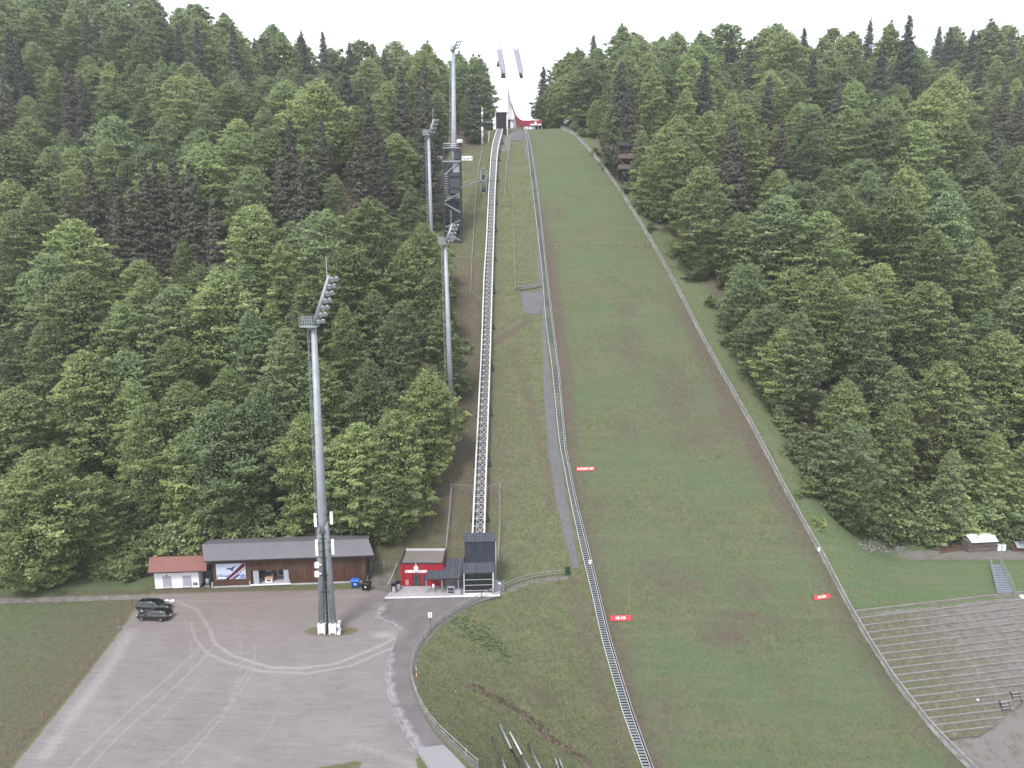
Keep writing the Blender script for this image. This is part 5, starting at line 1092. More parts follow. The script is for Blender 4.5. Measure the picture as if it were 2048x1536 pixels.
RL=line_at(xrail,0,0)
lb=thing('slope_board','low dark board with a pale top rail along the left edge of the landing slope','barrier',RL[-1])
b=MB(); b2=MB()
for a,c in zip(RL[:-1:4],RL[4::4]):
    b.bar(a+Vector((-.08,0,.28)),c+Vector((-.08,0,.28)),.05,.55); b2.bar(a+Vector((-.02,0,.62)),c+Vector((-.02,0,.62)),.13,.09)
b.build('board','dark_steel',lb); b2.build('top_rail','plank_rail',lb)
b=MB(); [b.bar(p-Vector((.05,0,.2)),p+Vector((-.05,0,.56)),.09) for p in RL[::12]]; b.build('post','galv',lb)
q=P(1180,1124,G(1183,1135).y); t=thing('white_box','small white box on the pale rail beside the stairway','box',q-Vector((0,0,.9))); b=MB(); b.box(q,(.42,.3,.6)); b.build('housing','white_sign',t); b=MB(); b.bar(q-Vector((0,0,1.0)),q,.08); b.build('post','galv',t)
# geotextile strips
def drape(name,label,cat,left,right,h=.06,n=60,m='net',kind=None):
    l=res([G(c,r) for c,r in left],n); r_=res([G(c,r) for c,r in right],n); b=MB()
    R_=[[Vector((a.lerp(c,k/4).x,a.lerp(c,k/4).y,T0(a.lerp(c,k/4).x,a.lerp(c,k/4).y)+h)) for k in range(5)] for a,c in zip(l,r_)]
    vs=[v for row in R_ for v in row]; fs=[(i*5+k,i*5+k+1,(i+1)*5+k+1,(i+1)*5+k) for i in range(n) for k in range(4)]; b.add(vs,fs); o=b.build(name,m); 
    if kind: o['kind']=kind
    else: tag(o,label,cat,'grey ground sheets beside the stairway')
    return o
drape('ground_sheet','long narrow dark grey ground sheet down the left side of the stairway','ground sheet',[(1073,465),(1075,540),(1083,600),(1085,660),(1086,760),(1092,850),(1096,900),(1111,1000),(1130,1080),(1146,1138)],[(1076.5,465),(1082,540),(1091,650),(1094,700),(1102,760),(1112,850),(1118,900),(1134,1000),(1150,1090),(1158,1138)])
drape('ground_sheet','square grey ground sheet halfway up, left of the stairway below the log pile','ground sheet',[(1041,587),(1044,610),(1049,628)],[(1086,584),(1086,605),(1078,630)],.10,12)
drape('ground_sheet','dark grey ground sheet just below the hill crest, left of the stairway','ground sheet',[(1030,263),(1027,272),(1024,281)],[(1046,263),(1046,272),(1042,282)],.10,8)
drape('ground_sheet','narrow grey ground sheet beside the top of the stairway','ground sheet',[(1046.5,264),(1046,285),(1052,318)],[(1049,264),(1052,290),(1057,318)],.08,12)
q0=G(1060,578); t=thing('log_pile','pile of weathered poles and branches above the square ground sheet','log pile',q0)
for k in range(9):
    a=G(1033+rnd.uniform(-3,6),583-k*1.3); c=G(1083+rnd.uniform(-8,2),577-k*1.0); b=MB(); b.tube([a+Vector((0,0,.25)),c+Vector((0,0,.3))],rnd.uniform(.07,.13),6); b.build('pole','plank_rail' if k%2 else 'bark',t)
ORD_=['first','second','third','fourth','fifth','sixth','seventh','eighth','ninth','tenth','eleventh','twelfth','thirteenth','last']
# lattice marks at row 493, strings
for i in range(14):
    q=onL(1105+i*14.2,493); b=MB(); b.bar(q,q+Vector((0,0,.25)),.14,.14); b.box(q+Vector((0,0,.27)),(.18,.18,.05)); tag(b.build('marker_peg','dark_steel'),'small dark peg, %s from left in the row across the upper landing slope'%ORD_[i],'peg','row of pegs across the slope')
def string(lab,pts_,w_=.05,m_='rope'):
    P_=[onL(c,r)+Vector((0,0,.09)) for c,r in pts_]; b=MB(); [b.bar(a,c,w_,.03) for a,c in zip(P_[:-1],P_[1:])]; tag(b.build('distance_line',m_),lab,'line','distance lines on the slope')
string('thin pale line running down to the banner at the left slope edge',[(1260,1165),(1257,1200),(1262,1232)])
string('thin pale line running down to the banner at the right slope edge',[(1592,1128),(1612,1160),(1632,1192)])
string('thin pale line across the lower landing slope',[(1262,1165),(1300,1150),(1400,1137),(1500,1130),(1592,1127)],.035)
string('thin pale seam line across the landing slope above the upper left banner',[(1150,765),(1250,770),(1360,766),(1440,768)],.035)
for j,(c0,c1,r0,r1) in enumerate(((1148,1158,700,900),(1128,1138,585,700),(1185,1200,610,730),(1365,1385,700,820),(1405,1440,700,860),(1450,1490,770,900),(1212,1226,600,720))):
    string('faint pale seam line running down the landing slope, seam %s'%('abcdefg'[j]),[(c0,r0),((c0+c1)/2,(r0+r1)/2),(c1,r1)],.03)
# rope lines on the left strip
def posts_line(lab,pts_,h,n,w_=.05):
    P_=res([G(c,r) for c,r in pts_],n); P_=[Vector((p.x,p.y,T0(p.x,p.y))) for p in P_]; t=thing('rope_fence',lab,'fence',P_[0])
    for p in P_: b=MB(); b.bar(p,p+Vector((0,0,h)),.07); b.build('post','galv',t)
    b=MB(); [b.bar(a+Vector((0,0,z_)),c+Vector((0,0,z_)),w_) for a,c in zip(P_[:-1],P_[1:]) for z_ in (h,h*.5)]; b.build('rope','galv',t)
posts_line('thin grey wire fence right of the upper lift track',[(1020,290),(1013,340),(1009,395)],1.1,10)
posts_line('thin grey wire fence between lift track and stairway, halfway up',[(1026,395),(1028,480),(1031,585)],1.0,10)
posts_line('thin grey wire fence left of the lift track below the lift stop',[(953,372),(949,440),(944,520),(941,600),(960,604)],1.1,14)
posts_line('thin grey wire fence left of the upper lift track',[(968,290),(961,320),(955,360)],1.1,6)

# ---- right barrier -----------------------------------------------------------------------------
ysB=np.linspace(248,60,150); RB=[Vector((float(xright(y)),float(y),float(zL(y)))) for y in ysB]
nb_=[]
rb=thing('hill_barrier','weathered plank barrier with a pale top rail along the right edge of the landing slope','barrier',RB[-1])
b=MB(); b2=MB(); b3=MB()
for a,c in zip(RB[:-1],RB[1:]):
    b.bar(a+Vector((.02,0,.36)),c+Vector((.02,0,.36)),.05,.62); b3.bar(a+Vector((0,0,.86)),c+Vector((0,0,.86)),.05,.18); b2.bar(a+Vector((.06,0,1.18)),c+Vector((.06,0,1.18)),.20,.09)
b.build('board','barrier_board',rb); b3.build('middle_plank','plank_rail',rb); b2.build('top_rail','plank_rail',rb)
for k in range(0,len(RB)-2,2):
    p=RB[-1-k]
    b=MB(); b.bar(p+Vector((.12,0,-.4)),p+Vector((.12,0,1.12)),.12); b.build('post','plank_rail',rb); b=MB(); b.bar(p+Vector((.9,0,-.1)),p+Vector((.14,0,.8)),.07); b.build('strut','plank_rail',rb)
q=P(1638,1099,G(1640,1108).y); t=thing('switch_box','small white box mounted above the right plank barrier','box',q-Vector((0,0,1.2))); b=MB(); b.box(q,(.4,.3,.55)); b.build('housing','white_sign',t); b=MB(); b.bar(q-Vector((0,0,1.6)),q,.07); b.build('post','galv',t)

# ---- banners on the slope ---------------------------------------------------------------------
def slope_banner(lab,c0,r0,c1,r1,hgt,txt):
    a=onL(c0,r0); d=onL(c1,r1); t=thing('distance_banner',lab,'banner',a.lerp(d,.5),'red distance banners on the landing slope')
    u=(d-a); L=u.length; u.normalize(); up=Vector((0,.45,.9)).normalized(); n=u.cross(up).normalized(); n=n if n.y<0 else -n; up=n.cross(u).normalized(); up=up if up.z>0 else -up
    b=MB(); a1=a+Vector((0,0,.12)); b.extr([a1,a1+u*L,a1+u*L+up*hgt,a1+up*hgt],n*.04); b.build('sheet','banner',t)
    text_mb(txt,hgt*.72,a1+u*L/2+up*hgt*.5+n*.045,u,up,n,.02,bold=.012).build('lettering','white_sign',t)
    b=MB(); [b.bar(a+u*L*k-n*.05-Vector((0,0,.2)),a+u*L*k-n*.05+up*(hgt+.1),.06) for k in (0,.5,1)]; b.build('stake','dark_steel',t)
slope_banner('red banner with a long white caption high at the left edge of the landing slope',1153,943,1189,942,.68,'K-PUNKT 200')
slope_banner('red banner with short white lettering at the lower left edge of the landing slope',1221,1243,1262,1242,.72,'HS 235')
slope_banner('red banner with short white lettering at the lower right edge of the landing slope',1628,1202,1661,1197,.66,'HS 235')

# ---- terraces -------------------------------------------------------------------------------------
NST=18
ORD=['first','second','third','fourth','fifth','sixth','seventh','eighth','ninth','tenth','eleventh','twelfth','thirteenth','fourteenth','fifteenth','sixteenth']
fx=[p for p in RIGHT_PX]
def fcol(r): return np.interp(r,[q_[1] for q_ in RIGHT_PX],[q_[0] for q_ in RIGHT_PX])
prev=None; TZ=[]
for i in range(NST+1):
    r=1222+i*(1480-1222)/NST; z=onL(fcol(r)+9,r).z+.30
    A=Vector((*flat(fcol(r)+9,r,z),z)); cR=2120 if i<15 else {15:2030,16:2008,17:1988,18:1960}[i]
    rR=r-(cR-fcol(r)-9)*.115
    Bv=Vector((*flat(cR,rR,z),z)); TZ.append((A,Bv,z))
GT=ground_mat('terrace_gravel','ground')
for i in range(NST):
    A,Bv,z=TZ[i]; C_,D_,z2=TZ[i+1]
    t=thing('terrace_step','spectator terrace step with a weathered plank edge, %s'%(ORD[i]+' from the top' if i<9 else ORD[NST-1-i]+' from the bottom'),'terrace step',A,'spectator terrace steps')
    # tread from edge i back down to edge i+1 foot: surface at z2 behind edge i+1
    n=46; 
    a0_,b0_=A,Bv
    if (Bv-A).length>(D_-C_).length: 
        u_=(Bv-A).normalized(); b0_=A+u_*min((Bv-A).length,(D_-C_).length+2.5)
    xs_=np.linspace(0,1,n+1); V_=[]; 
    for s_ in xs_:
        f=A.lerp(b0_ if i>=14 else Bv,s_); g=C_.lerp(D_,s_); f2=Vector((f.x,f.y,z2)); 
        for k in range(4): w__=f2.lerp(g,(0,.34,.62,1)[k]); V_.append((w__.x,w__.y,(z-.16,z2+.10,z2,z2)[k]+rnd.uniform(-.05,.06)*(k in(1,2))-.02))
    Q=np.array([(j*4+k,j*4+k+1,(j+1)*4+k+1,(j+1)*4+k) for j in range(n) for k in range(3)]); V_=np.array(V_)-np.array(t.location)
    me=mesh_np('tread',V_,Q[:,::-1],M['ground']); ca=me.color_attributes.new('zone','FLOAT_COLOR','POINT'); cc=np.zeros((len(V_),4),np.float32); cc[:,3]=1
    cc[:,2]=np.clip(.66-.30*np.exp(-((V_[:,0])/14)**2)-.0+RNG.uniform(-.06,.06,len(V_)),0,1); cc[:,0]=.46; cc[:,1]=.35; ca.data.foreach_set('color',cc.ravel()); o=obj('tread',me,t)
    # riser boards with gaps and posts
    u_=(Bv-A); L=u_.length; u_.normalize(); s_=0
    while s_<L-.5:
        e_=min(s_+rnd.uniform(3.4,4.2),L); dz=rnd.uniform(-.03,.02); dy=rnd.uniform(-.04,.04)
        b=MB(); hh=.30; q1=A+u_*(s_+.04); q2=A+u_*(e_-.04)
        b.bar(q1+Vector((0,-.02+dy,-hh/2+dz)),q2+Vector((0,-.02+dy,-hh/2+dz+rnd.uniform(-.03,.03))),.06,hh); b.build('edge_board','terrace_wood',t); s_=e_
    k=0
    while k*3.9<L: b=MB(); q1=A+u_*(k*3.9); b.bar(q1+Vector((0,-.09,-.55)),q1+Vector((0,-.09,.02+rnd.uniform(-.05,.05))),.10); b.build('edge_post','terrace_wood',t); k+=1
    b=MB(); b.bar(A+Vector((0,.10,-.02)),Bv+Vector((0,.10,-.02)),.15,.05); b.build('edge_cap','plank_rail',t)
# small steps at bottom right
for c,r,lab in ((2030,1402,'three white wooden steps at the lower right terrace end, upper flight'),(2008,1421,'three white wooden steps at the lower right terrace end, lower flight')):
    q=Vector(G(c,r))+Vector((0,0,.40)); t=thing('small_steps',lab,'steps',q,'small steps beside the terraces')
    u_=Vector((1,.15,0)).normalized()
    for k in range(3): b=MB(); z=q.z+.15+k*.22; cc_=Vector((q.x+k*.1,q.y-.3+k*.36,z)); b.bar(cc_-u_*.55,cc_+u_*.55,.20,.06); b.build('tread','plank_rail',t)
    b=MB(); [b.bar(Vector((q.x+s_*.55,q.y-.5,q.z-.1)),Vector((q.x+.2+s_*.55,q.y+.6,q.z+.65)),.06,.2) for s_ in (-1,1)]; b.build('stringer','dark_steel',t)
# benches-like plank on terrace
q=G(1905,1213); b=MB(); b.bar(P(1885,1220,q.y+.0),P(1920,1214.5,q.y+.6),.4,.08);  tag(b.build('loose_plank','plank_rail'),'pale raised plank on the upper terrace steps','plank')
q=G(2046,1196); b=MB(); b.box(q+Vector((.2,0,.2)),(1.3,.7,.35)); tag(b.build('white_block','white_paint'),'white block at the right end of the topmost terrace step','block')
q=G(1955,1403); b=MB(); b.box(q+Vector((0,0,.25)),(.25,.2,.18)); tag(b.build('white_lump','white_sign'),'tiny white lump lying on a lower terrace step','litter')

# ---- stairs on the right bank -----------------------------------------------------------------------
tA,tB=G(1980,1131),G(2000,1131); bA,bB=G(1994,1189),G(2024,1186)
sa=thing('bank_stairs','grey steel stairs with two handrails on the grassy bank above the terraces','stairs',bA)
NSB=17
for k in range(NSB):
    s_=(k+.5)/NSB; a=bA.lerp(tA,s_); c=bB.lerp(tB,s_); z=bA.z+(tA.z-bA.z)*s_+.22; c=Vector((c.x,a.y+(c.y-a.y)*.5,z)); a=Vector((a.x,a.y,z)); b=MB(); b.bar(a,c,.30,.06); b.build('tread','grate',sa)
for A_,B_ in ((bA,tA),(bB,tB)):
    z0,z1=bA.z+.2,tA.z+.2; a=Vector((A_.x,bA.y,z0)); c=Vector((B_.x,tA.y,z1)); b=MB(); b.bar(a,c,.06,.28); b.build('stringer','galv',sa)
    b=MB(); b.bar(a+Vector((0,0,1)),c+Vector((0,0,1)),.06); b.bar(a+Vector((0,0,.55)),c+Vector((0,0,.55)),.04); [b.bar(a.lerp(c,k/4),a.lerp(c,k/4)+Vector((0,0,1)),.05) for k in range(5)]; b.bar(c+Vector((0,0,1)),c+Vector((-.2,1.0,1)),.06); b.bar(c+Vector((-.2,1.0,1)),c+Vector((-.2,1.0,-.2)),.05); b.build('handrail','galv',sa)
# ---- shed, bins, timber on the shelf ------------------------------------------------------------------
H=Wall((G(1936,1105)).to_2d(),(G(1992,1102)).to_2d(),T0(G(1960,1103).x,G(1960,1103).y)-.05)
sh=thing('log_shed','small grey board shed with a bright white slanted roof at the forest edge','shed',H.A)
hf=H.px(1945,1083)[1]; b=MB(); H.slab(b,0,H.L,0,hf-.1,0,1.8); wbuild(H,b,'wall','shed_wood',sh)
b=MB(); fr1=H.px(1944,1083,-.5); fr2=H.px(1998,1075,-.5); bk1=H.px(1929,1075,2.4); bk2=H.px(1985,1066,2.4)
b.extr([H.p(fr1[0],hf-.02,-.5),H.p(fr2[0],hf-.02,-.5),H.p(bk2[0],bk2[1],2.4),H.p(bk1[0],bk2[1],2.4)],(0,0,.1)); wbuild(H,b,'roof','white_sign',sh)
b=MB(); H.slab(b,0,H.L,hf*.48,hf*.52,-.03,-.003); wbuild(H,b,'batten','dark_wood',sh)
for c,lab in ((1998,'white upright crate right of the grey board shed, left one'),(2007,'white upright crate right of the grey board shed, right one')):
    q=G(c,1102); t=thing('upright_crate',lab,'crate',q,'white crates beside the shed'); b=MB(); b.box(q+Vector((0,.2,.6)),(.64,.5,1.15)); b.build('body','white_steel',t); b=MB(); b.box(q+Vector((0,-.07,.6)),(.52,.03,1.0)); b.build('panel','white_sign',t)
q0=G(1905,1103); t=thing('timber_stack','stack of reddish brown poles left of the grey board shed','timber stack',q0)
for k in range(8):
    a=G(1872,1107-k*.9); c=G(1928,1100-k*.7); b=MB(); z=.12+.1*(k//2); b.tube([a+Vector((rnd.uniform(0,1),.15*k,z)),c+Vector((0,.15*k,z))],.09,6); b.build('pole',mat('reddish_bark',(.13,.07,.06),.9,noise=.8) if k==0 else bpy.data.materials['reddish_bark'],t)
q0=G(2045,1103); t=thing('timber_stack','grey tarpaulin covered pile of reddish timber at the right picture edge','timber stack',q0)
for k in range(5): b=MB(); b.bar(q0+Vector((-1.6,k*.25,.15+.12*k)),q0+Vector((2.5,k*.25,.1+.12*k)),.2); b.build('beam',bpy.data.materials['reddish_bark'],t)
b=MB(); b.add([q0+Vector(v) for v in ((-1.2,-.3,.75),(.6,-.4,.8),(2.6,-.2,.9),(-1.0,.8,1.35),(.7,.9,1.5),(2.6,1.0,1.45),(-.8,2.0,1.0),(.7,2.1,1.1),(2.6,2.2,1.1))],[(0,1,4,3),(1,2,5,4),(3,4,7,6),(4,5,8,7)]); b.build('tarpaulin','galv',t)
# ---- boulders -----------------------------------------------------------------------------------------
def rock_mesh(seed,sz):
    rn=np.random.default_rng(seed); bm=bmesh.new(); bmesh.ops.create_icosphere(bm,subdivisions=2,radius=1)
    ax=rn.uniform(-1,1,(7,3)); 
    for v in bm.verts:
        d=Vector(v.co); 
        for a in ax: 
            n=Vector(a).normalized(); k=d.dot(n); 
            if k>.62: d-=n*(k-.62)
        v.co=d*(1+rn.uniform(-.06,.06))
    me=bpy.data.meshes.new('boulder'); bm.to_mesh(me); bm.free(); me.materials.append(M['stone']); return me
RM=[rock_mesh(i,1) for i in range(5)]
def boulder(q,s,lab,grp,i):
    o=bpy.data.objects.new('boulder' if lab.startswith('grey') else 'soil_clod',(RM if lab.startswith('grey') else CM)[i%5]); COL.objects.link(o); o.location=q; o.scale=(s*rnd.uniform(.8,1.3),s*rnd.uniform(.7,1.1),s*rnd.uniform(.5,.9)); o.rotation_euler=(rnd.uniform(-.4,.4),rnd.uniform(-.4,.4),rnd.uniform(0,6)); tag(o,lab,'boulder',grp)
i=0
for k in range(95):
    a=rnd.uniform(0,2*math.pi); rr=math.sqrt(rnd.uniform(0,1)); c=1765+rr*math.cos(a)*48; r=1092+rr*math.sin(a)*17+ (c-1765)*.06; q=G(c,r); 
    bs=rnd.uniform(.22,.5); boulder(q+Vector((0,0,.08)),bs,'grey %s boulder %s the rock heap on the right bank'%('large' if bs>.41 else 'small' if bs<.31 else 'mid-sized',('at the upper left of' if r<1092 else 'at the lower left of') if c<1745 else ('at the upper right of' if r<1092 else 'at the lower right of') if c>1785 else ('in the upper middle of' if r<1092 else 'in the lower middle of')),'boulders heaped on the right bank',i); i+=1
M['soil']=mat('dark_soil',(.045,.034,.026),.95,noise=.8,nscale=3,col2=(.085,.062,.045))
CM=[rock_mesh(20+i,1) for i in range(5)]
for m_ in CM: m_.name='soil_clod'; m_.materials[0]=M['soil']
for k in range(90):
    s_=rnd.uniform(0,1); c=np.interp(s_,[0,.25,.5,.8,1],[945,1000,1048,1110,1180])+rnd.uniform(-7,7); r=np.interp(s_,[0,.25,.5,.8,1],[1373,1400,1428,1480,1528])+rnd.uniform(-5,5); q=G(c,r)
    boulder(q,rnd.uniform(.12,.30),'dark soil clod in the bare furrow across the bank','soil clods in the furrow',5+i); COL.objects[-1]['category']='soil clod'; i+=1
# ---- pipes on the bank ------------------------------------------------------------------------------------
def pipe(lab,segs,r_):
    q=G(*segs[0][0]); t=thing('snow_lance',lab,'pipe',q,'pipes lying on the bank at the lower picture edge')
    for (c0,r0),(c1,r1),m_ in [(segs[i][0],segs[i+1][0],segs[i][1]) for i in range(len(segs)-1)]:
        a=G(c0,r0)+Vector((0,0,.3)); c=G(c1,r1)+Vector((0,0,.3)); b=MB(); b.tube([a,c],r_,9); b.build('tube',m_,t,True)
    b=MB(); a=G(*segs[1][0]); b.box(a+Vector((0,0,.15)),(.3,.3,.35)); b.build('coupling','dark_steel',t)
pipe('pipe with a rusty dark upper half and pale lower end, leftmost on the bank',[((984,1478),'bark'),((1003,1518),'galv'),((1014,1552),'galv')],.12)
pipe('pale blue pipe with a dark lower half, highest reaching on the bank',[((1000,1455),'galv'),((1023,1503),'dark_steel'),((1045,1550),'dark_steel')],.12)
pipe('long pale grey pipe lying between the dark ended and the bracket pipe',[((1020,1469),'white_steel'),((1044,1515),'galv'),((1063,1550),'galv')],.12)
pipe('grey blue pipe with a black bracket at its top end',[((1056,1492),'dark_steel'),((1060,1500),'galv'),((1086,1552),'galv')],.11)
pipe('short pale pipe at the lower picture edge, left of the closest pair',[((1110,1520),'galv'),((1115,1535),'galv'),((1120,1552),'galv')],.12)
pipe('short pale pipe at the lower picture edge, right of the closest pair',[((1119,1523),'galv'),((1124,1537),'galv'),((1131,1552),'galv')],.12)
# ---- viewing tower in the right forest -------------------------------------------------------------------------
q=G(1262,375); Y=q.y; t=thing('judges_tower','dark brown wooden judges tower with two railed balconies among the right-hand trees','tower',q)
x0,x1=P(1240,320,Y).x,P(1280,320,Y).x; z=lambda r:zat(r,Y)
b=MB(); [b.bar((xx,yy,z(385)-3),(xx,yy,z(300)),.3) for xx in (x0+.8,x1-.8) for yy in (Y,Y+3.5)]; b.build('post','dark_wood',t)
b=MB(); b.box(((x0+x1)/2,Y+1.8,(z(318)+z(292))/2),(x1-x0-1.2,3.4,z(292)-z(318))); b.build('cabin','dark_wood',t)
b=MB(); b.extr([(x0-.2,Y-.6,z(292)),(x0-.2,Y+1.8,z(281)),(x0-.2,Y+4.2,z(292))],(x1-x0+.4,0,0)); b.build('roof','dark_steel',t)
for r in (313,334):
    b=MB(); b.box(((x0+x1)/2,Y-.7,z(r)),(x1-x0+.6,.1,1.2)); b.box((x0-.3,Y+.9,z(r)),(.1,3.2,1.2)); b.build('balcony_rail',mat('balcony_boards',(.16,.12,.11),.9,noise=.6) if r==313 else bpy.data.materials['balcony_boards'],t)
    b=MB(); b.box(((x0+x1)/2,Y+1,z(r)-.65),(x1-x0+.5,3.3,.15)); b.build('balcony_floor','dark_wood',t)
b=MB(); b.bar((x0+.8,Y-.1,z(345)),(x1-.8,Y-.1,z(380)),.2); b.bar((x1-.8,Y-.1,z(345)),(x0+.8,Y-.1,z(380)),.2); b.build('brace','plank_rail',t)
a=P(1130,246,247); d=P(1156,228,262); b=MB(); b.bar(a,d,.9,.5); bt=thing('spectator_ramp','pale concrete ramp in the bushes right of the take-off table','ramp',a); b.build('slab','galv',bt); b=MB(); b.bar(a+Vector((0,0,1.1)),d+Vector((0,0,1.1)),.1); b.build('railing','white_steel',bt)

# ================================================================== VEGETATION
def leaf_quads(C,A,B,l,wd):
    """centres, long axis, side axis -> verts, faces"""
    n=len(C); l=np.asarray(l)[:,None]/2; wd=np.asarray(wd)[:,None]/2
    V=np.stack([C-A*l,C+B*wd,C+A*l,C-B*wd],1).reshape(-1,3); return V,np.arange(4*n).reshape(n,4)
def norm(v): return v/np.maximum(np.linalg.norm(v,axis=-1,keepdims=True),1e-9)
def gen_broad(seed,H,R,nb,per,leaf=.40,basef=.10,shape=.75,thin=1):
    rn=np.random.default_rng(seed); Cs=[];As=[];Bs=[];T_=[];
    lob=rn.uniform(0,6.28,4)
    def prof(t): return R*np.clip(np.sin(np.pi*np.clip(t*.97+.02,0,1)**shape),0,1)**.60
    golden=2.399963
    for i in range(nb):
        inner=(i%4==3)
        t=(i+.5)/nb; t=np.clip(t+rn.normal(0,.02),0.01,.985); az=i*golden*1.0+rn.normal(0,.35)
        lobe=1+.17*math.sin(az*2+lob[0]+t*5)+.15*math.sin(az*3+lob[1]-t*11)+rn.normal(0,.12)
        r=max(.35,prof(t)*lobe)*(rn.uniform(.45,.62) if inner else rn.uniform(.86,1.08))
        z=H*(basef+(1-basef)*t)
        Lb=min(r,rn.uniform(1.3,2.5)*(R/6)**.5*(1.05-.30*t)); 
        out=np.array([math.cos(az),math.sin(az),0]); side=np.array([-math.sin(az),math.cos(az),0])
        up=rn.uniform(.05,1.05)+1.2*max(0,t-.70)/.30; z+=rn.normal(0,.55)
        start=out*(r-Lb)+np.array([0,0,z-Lb*up*.6]); btint=rn.normal(0,.16)
        ntw=8
        for k in range(ntw):
            ang=(k-(ntw-1)/2)/(ntw-1)*2.0+rn.normal(0,.10); s0=rn.uniform(0,.35)*Lb
            d=out*math.cos(ang)+side*math.sin(ang)+np.array([0,0,up+rn.normal(0,.10)]); d/=np.linalg.norm(d)
            lt=(Lb-s0*.6)*(.62+.38*math.cos(ang))*rn.uniform(.8,1.15); m=max(3,int(per/ntw))
            u=rn.uniform(0,1,m)**.75
            P_=start+out*s0+d*(u*lt)[:,None]; P_[:,2]-= (u**2)*lt*rn.uniform(.05,.38)
            P_+=rn.normal(0,.13,(m,3))*np.array([1,1,.8])
            A=norm(d+rn.normal(0,.55,(m,3))); A[:,2]-=.10; A=norm(A)
            N=norm(np.array([0,0,1.])+out*.45+rn.normal(0,.42,(m,3))); B=norm(np.cross(N,A))
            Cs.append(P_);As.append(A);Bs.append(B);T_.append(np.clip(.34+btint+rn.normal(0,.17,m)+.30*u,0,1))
    # loose twigs between the boughs, so that the crown closes
    k=int(nb*per*.20); t=rn.uniform(.02,.97,k); az=rn.uniform(0,6.283,k); lob2=1+.17*np.sin(az*2+lob[0]+t*5)+.15*np.sin(az*3+lob[1]-t*11)
    r=prof(t)*lob2*rn.uniform(.35,.86,k); z=H*(basef+(1-basef)*t)+rn.normal(0,.3,k)
    out=np.stack([np.cos(az),np.sin(az),np.zeros(k)],1); P_=out*r[:,None]; P_[:,2]=z
    A=norm(out+rn.normal(0,.8,(k,3))); N=norm(out*.8+np.array([0,0,.8])+rn.normal(0,.5,(k,3))); B=norm(np.cross(N,A))
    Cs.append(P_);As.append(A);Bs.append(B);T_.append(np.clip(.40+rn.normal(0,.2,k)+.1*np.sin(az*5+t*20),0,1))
    C=np.concatenate(Cs);A=np.concatenate(As);B=np.concatenate(Bs);Tt=np.concatenate(T_)
    if thin>1: sel=rn.permutation(len(C))[:len(C)//thin]; C,A,B,Tt=C[sel],A[sel],B[sel],Tt[sel]; leaf=leaf*thin**.5
    L=leaf*rn.uniform(.7,1.3,len(C)); V,Fq=leaf_quads(C,A,B,L,L*.85); return V,Fq,np.repeat(Tt,4)
def gen_spruce(seed,H,R,thin=1,leaf=.5,narrow=1.0,bare=.0):
    rn=np.random.default_rng(seed); Cs=[];As=[];Bs=[];T_=[]
    z=H*.10
    while z<H*.985:
        t=z/H; nbr=int(7 if t<.8 else 5); L0=R*((1-t)**.80)*(1+.18*math.sin(z*2.1))*(1 if t>.18 else .75+.25*t/.18)+.25
        az0=rn.uniform(0,6.28)
        for k in range(nbr):
            az=az0+k*6.283/nbr+rn.normal(0,.18); Lb=L0*rn.uniform(.72,1.18); 
            if rn.uniform()<bare: continue
            out=np.array([math.cos(az),math.sin(az),0]); side=np.array([-math.sin(az),math.cos(az),0]); bt=rn.normal(0,.20); zj=rn.normal(0,.38)
            m=int(14+Lb*13)
            u=rn.uniform(.12,1,m); lat=rn.uniform(-1,1,m)*(.42*Lb*(1-u)**.7*1.0+.10); 
            P_=out*(u*Lb)[:,None]+side*lat[:,None]; P_[:,2]+=z+zj-.55*Lb*u+.28*Lb*u**3-np.abs(lat)*.5-rn.uniform(0,.35,m)*(1-u)+rn.normal(0,.10,m)
            A=norm(out*.55+side*(np.sign(lat)*.5)[:,None]+np.array([0,0,-.85])+rn.normal(0,.3,(m,3))); N=norm(np.array([0,0,.8])+out*.6+rn.normal(0,.4,(m,3))); B=norm(np.cross(N,A))
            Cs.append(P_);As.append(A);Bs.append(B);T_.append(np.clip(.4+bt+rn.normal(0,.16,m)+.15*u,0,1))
        z+=rn.uniform(.42,.62)*(1 if t<.75 else .75)
    C=np.concatenate(Cs);A=np.concatenate(As);B=np.concatenate(Bs);Tt=np.concatenate(T_)
    if thin>1: sel=rn.permutation(len(C))[:len(C)//thin]; C,A,B,Tt=C[sel],A[sel],B[sel],Tt[sel]; leaf=leaf*thin**.5
    L=leaf*rn.uniform(.7,1.35,len(C)); V,Fq=leaf_quads(C,A,B,L,L*.42); return V,Fq,np.repeat(Tt,4)
def trunk_mb(seed,H,R,spr=False):
    rn=random.Random(seed); b=MB(); n=7; pts=[];rad=[]
    for i in range(n+1):
        t=i/n; pts.append(Vector((rn.uniform(-.15,.15)*(0 if i==0 else 1)*(0.2 if spr else 1.6),rn.uniform(-.15,.15)*(0 if i==0 else 1)*(0.2 if spr else 1.6),-1.2+(H*.96+1.2)*t))); rad.append(.34*(H/24)*(1-t)**.8+.03)
    b.tube(pts,rad,7)
    if not spr:
        for i in range(15):
            t=rn.uniform(.18,.85); az=rn.uniform(0,6.28); p=pts[0].lerp(pts[-1],t); r=R*rn.uniform(.45,.7)*(1-abs(t-.4)); q=p+Vector((math.cos(az)*r*.5,math.sin(az)*r*.5,r*.35)); e=p+Vector((math.cos(az)*r,math.sin(az)*r,r*.62)); b.tube([p,q,e],[.13*(1-t)+.04,.08*(1-t)+.03,.02],5)
    return b
BROAD=[]; SPR=[]
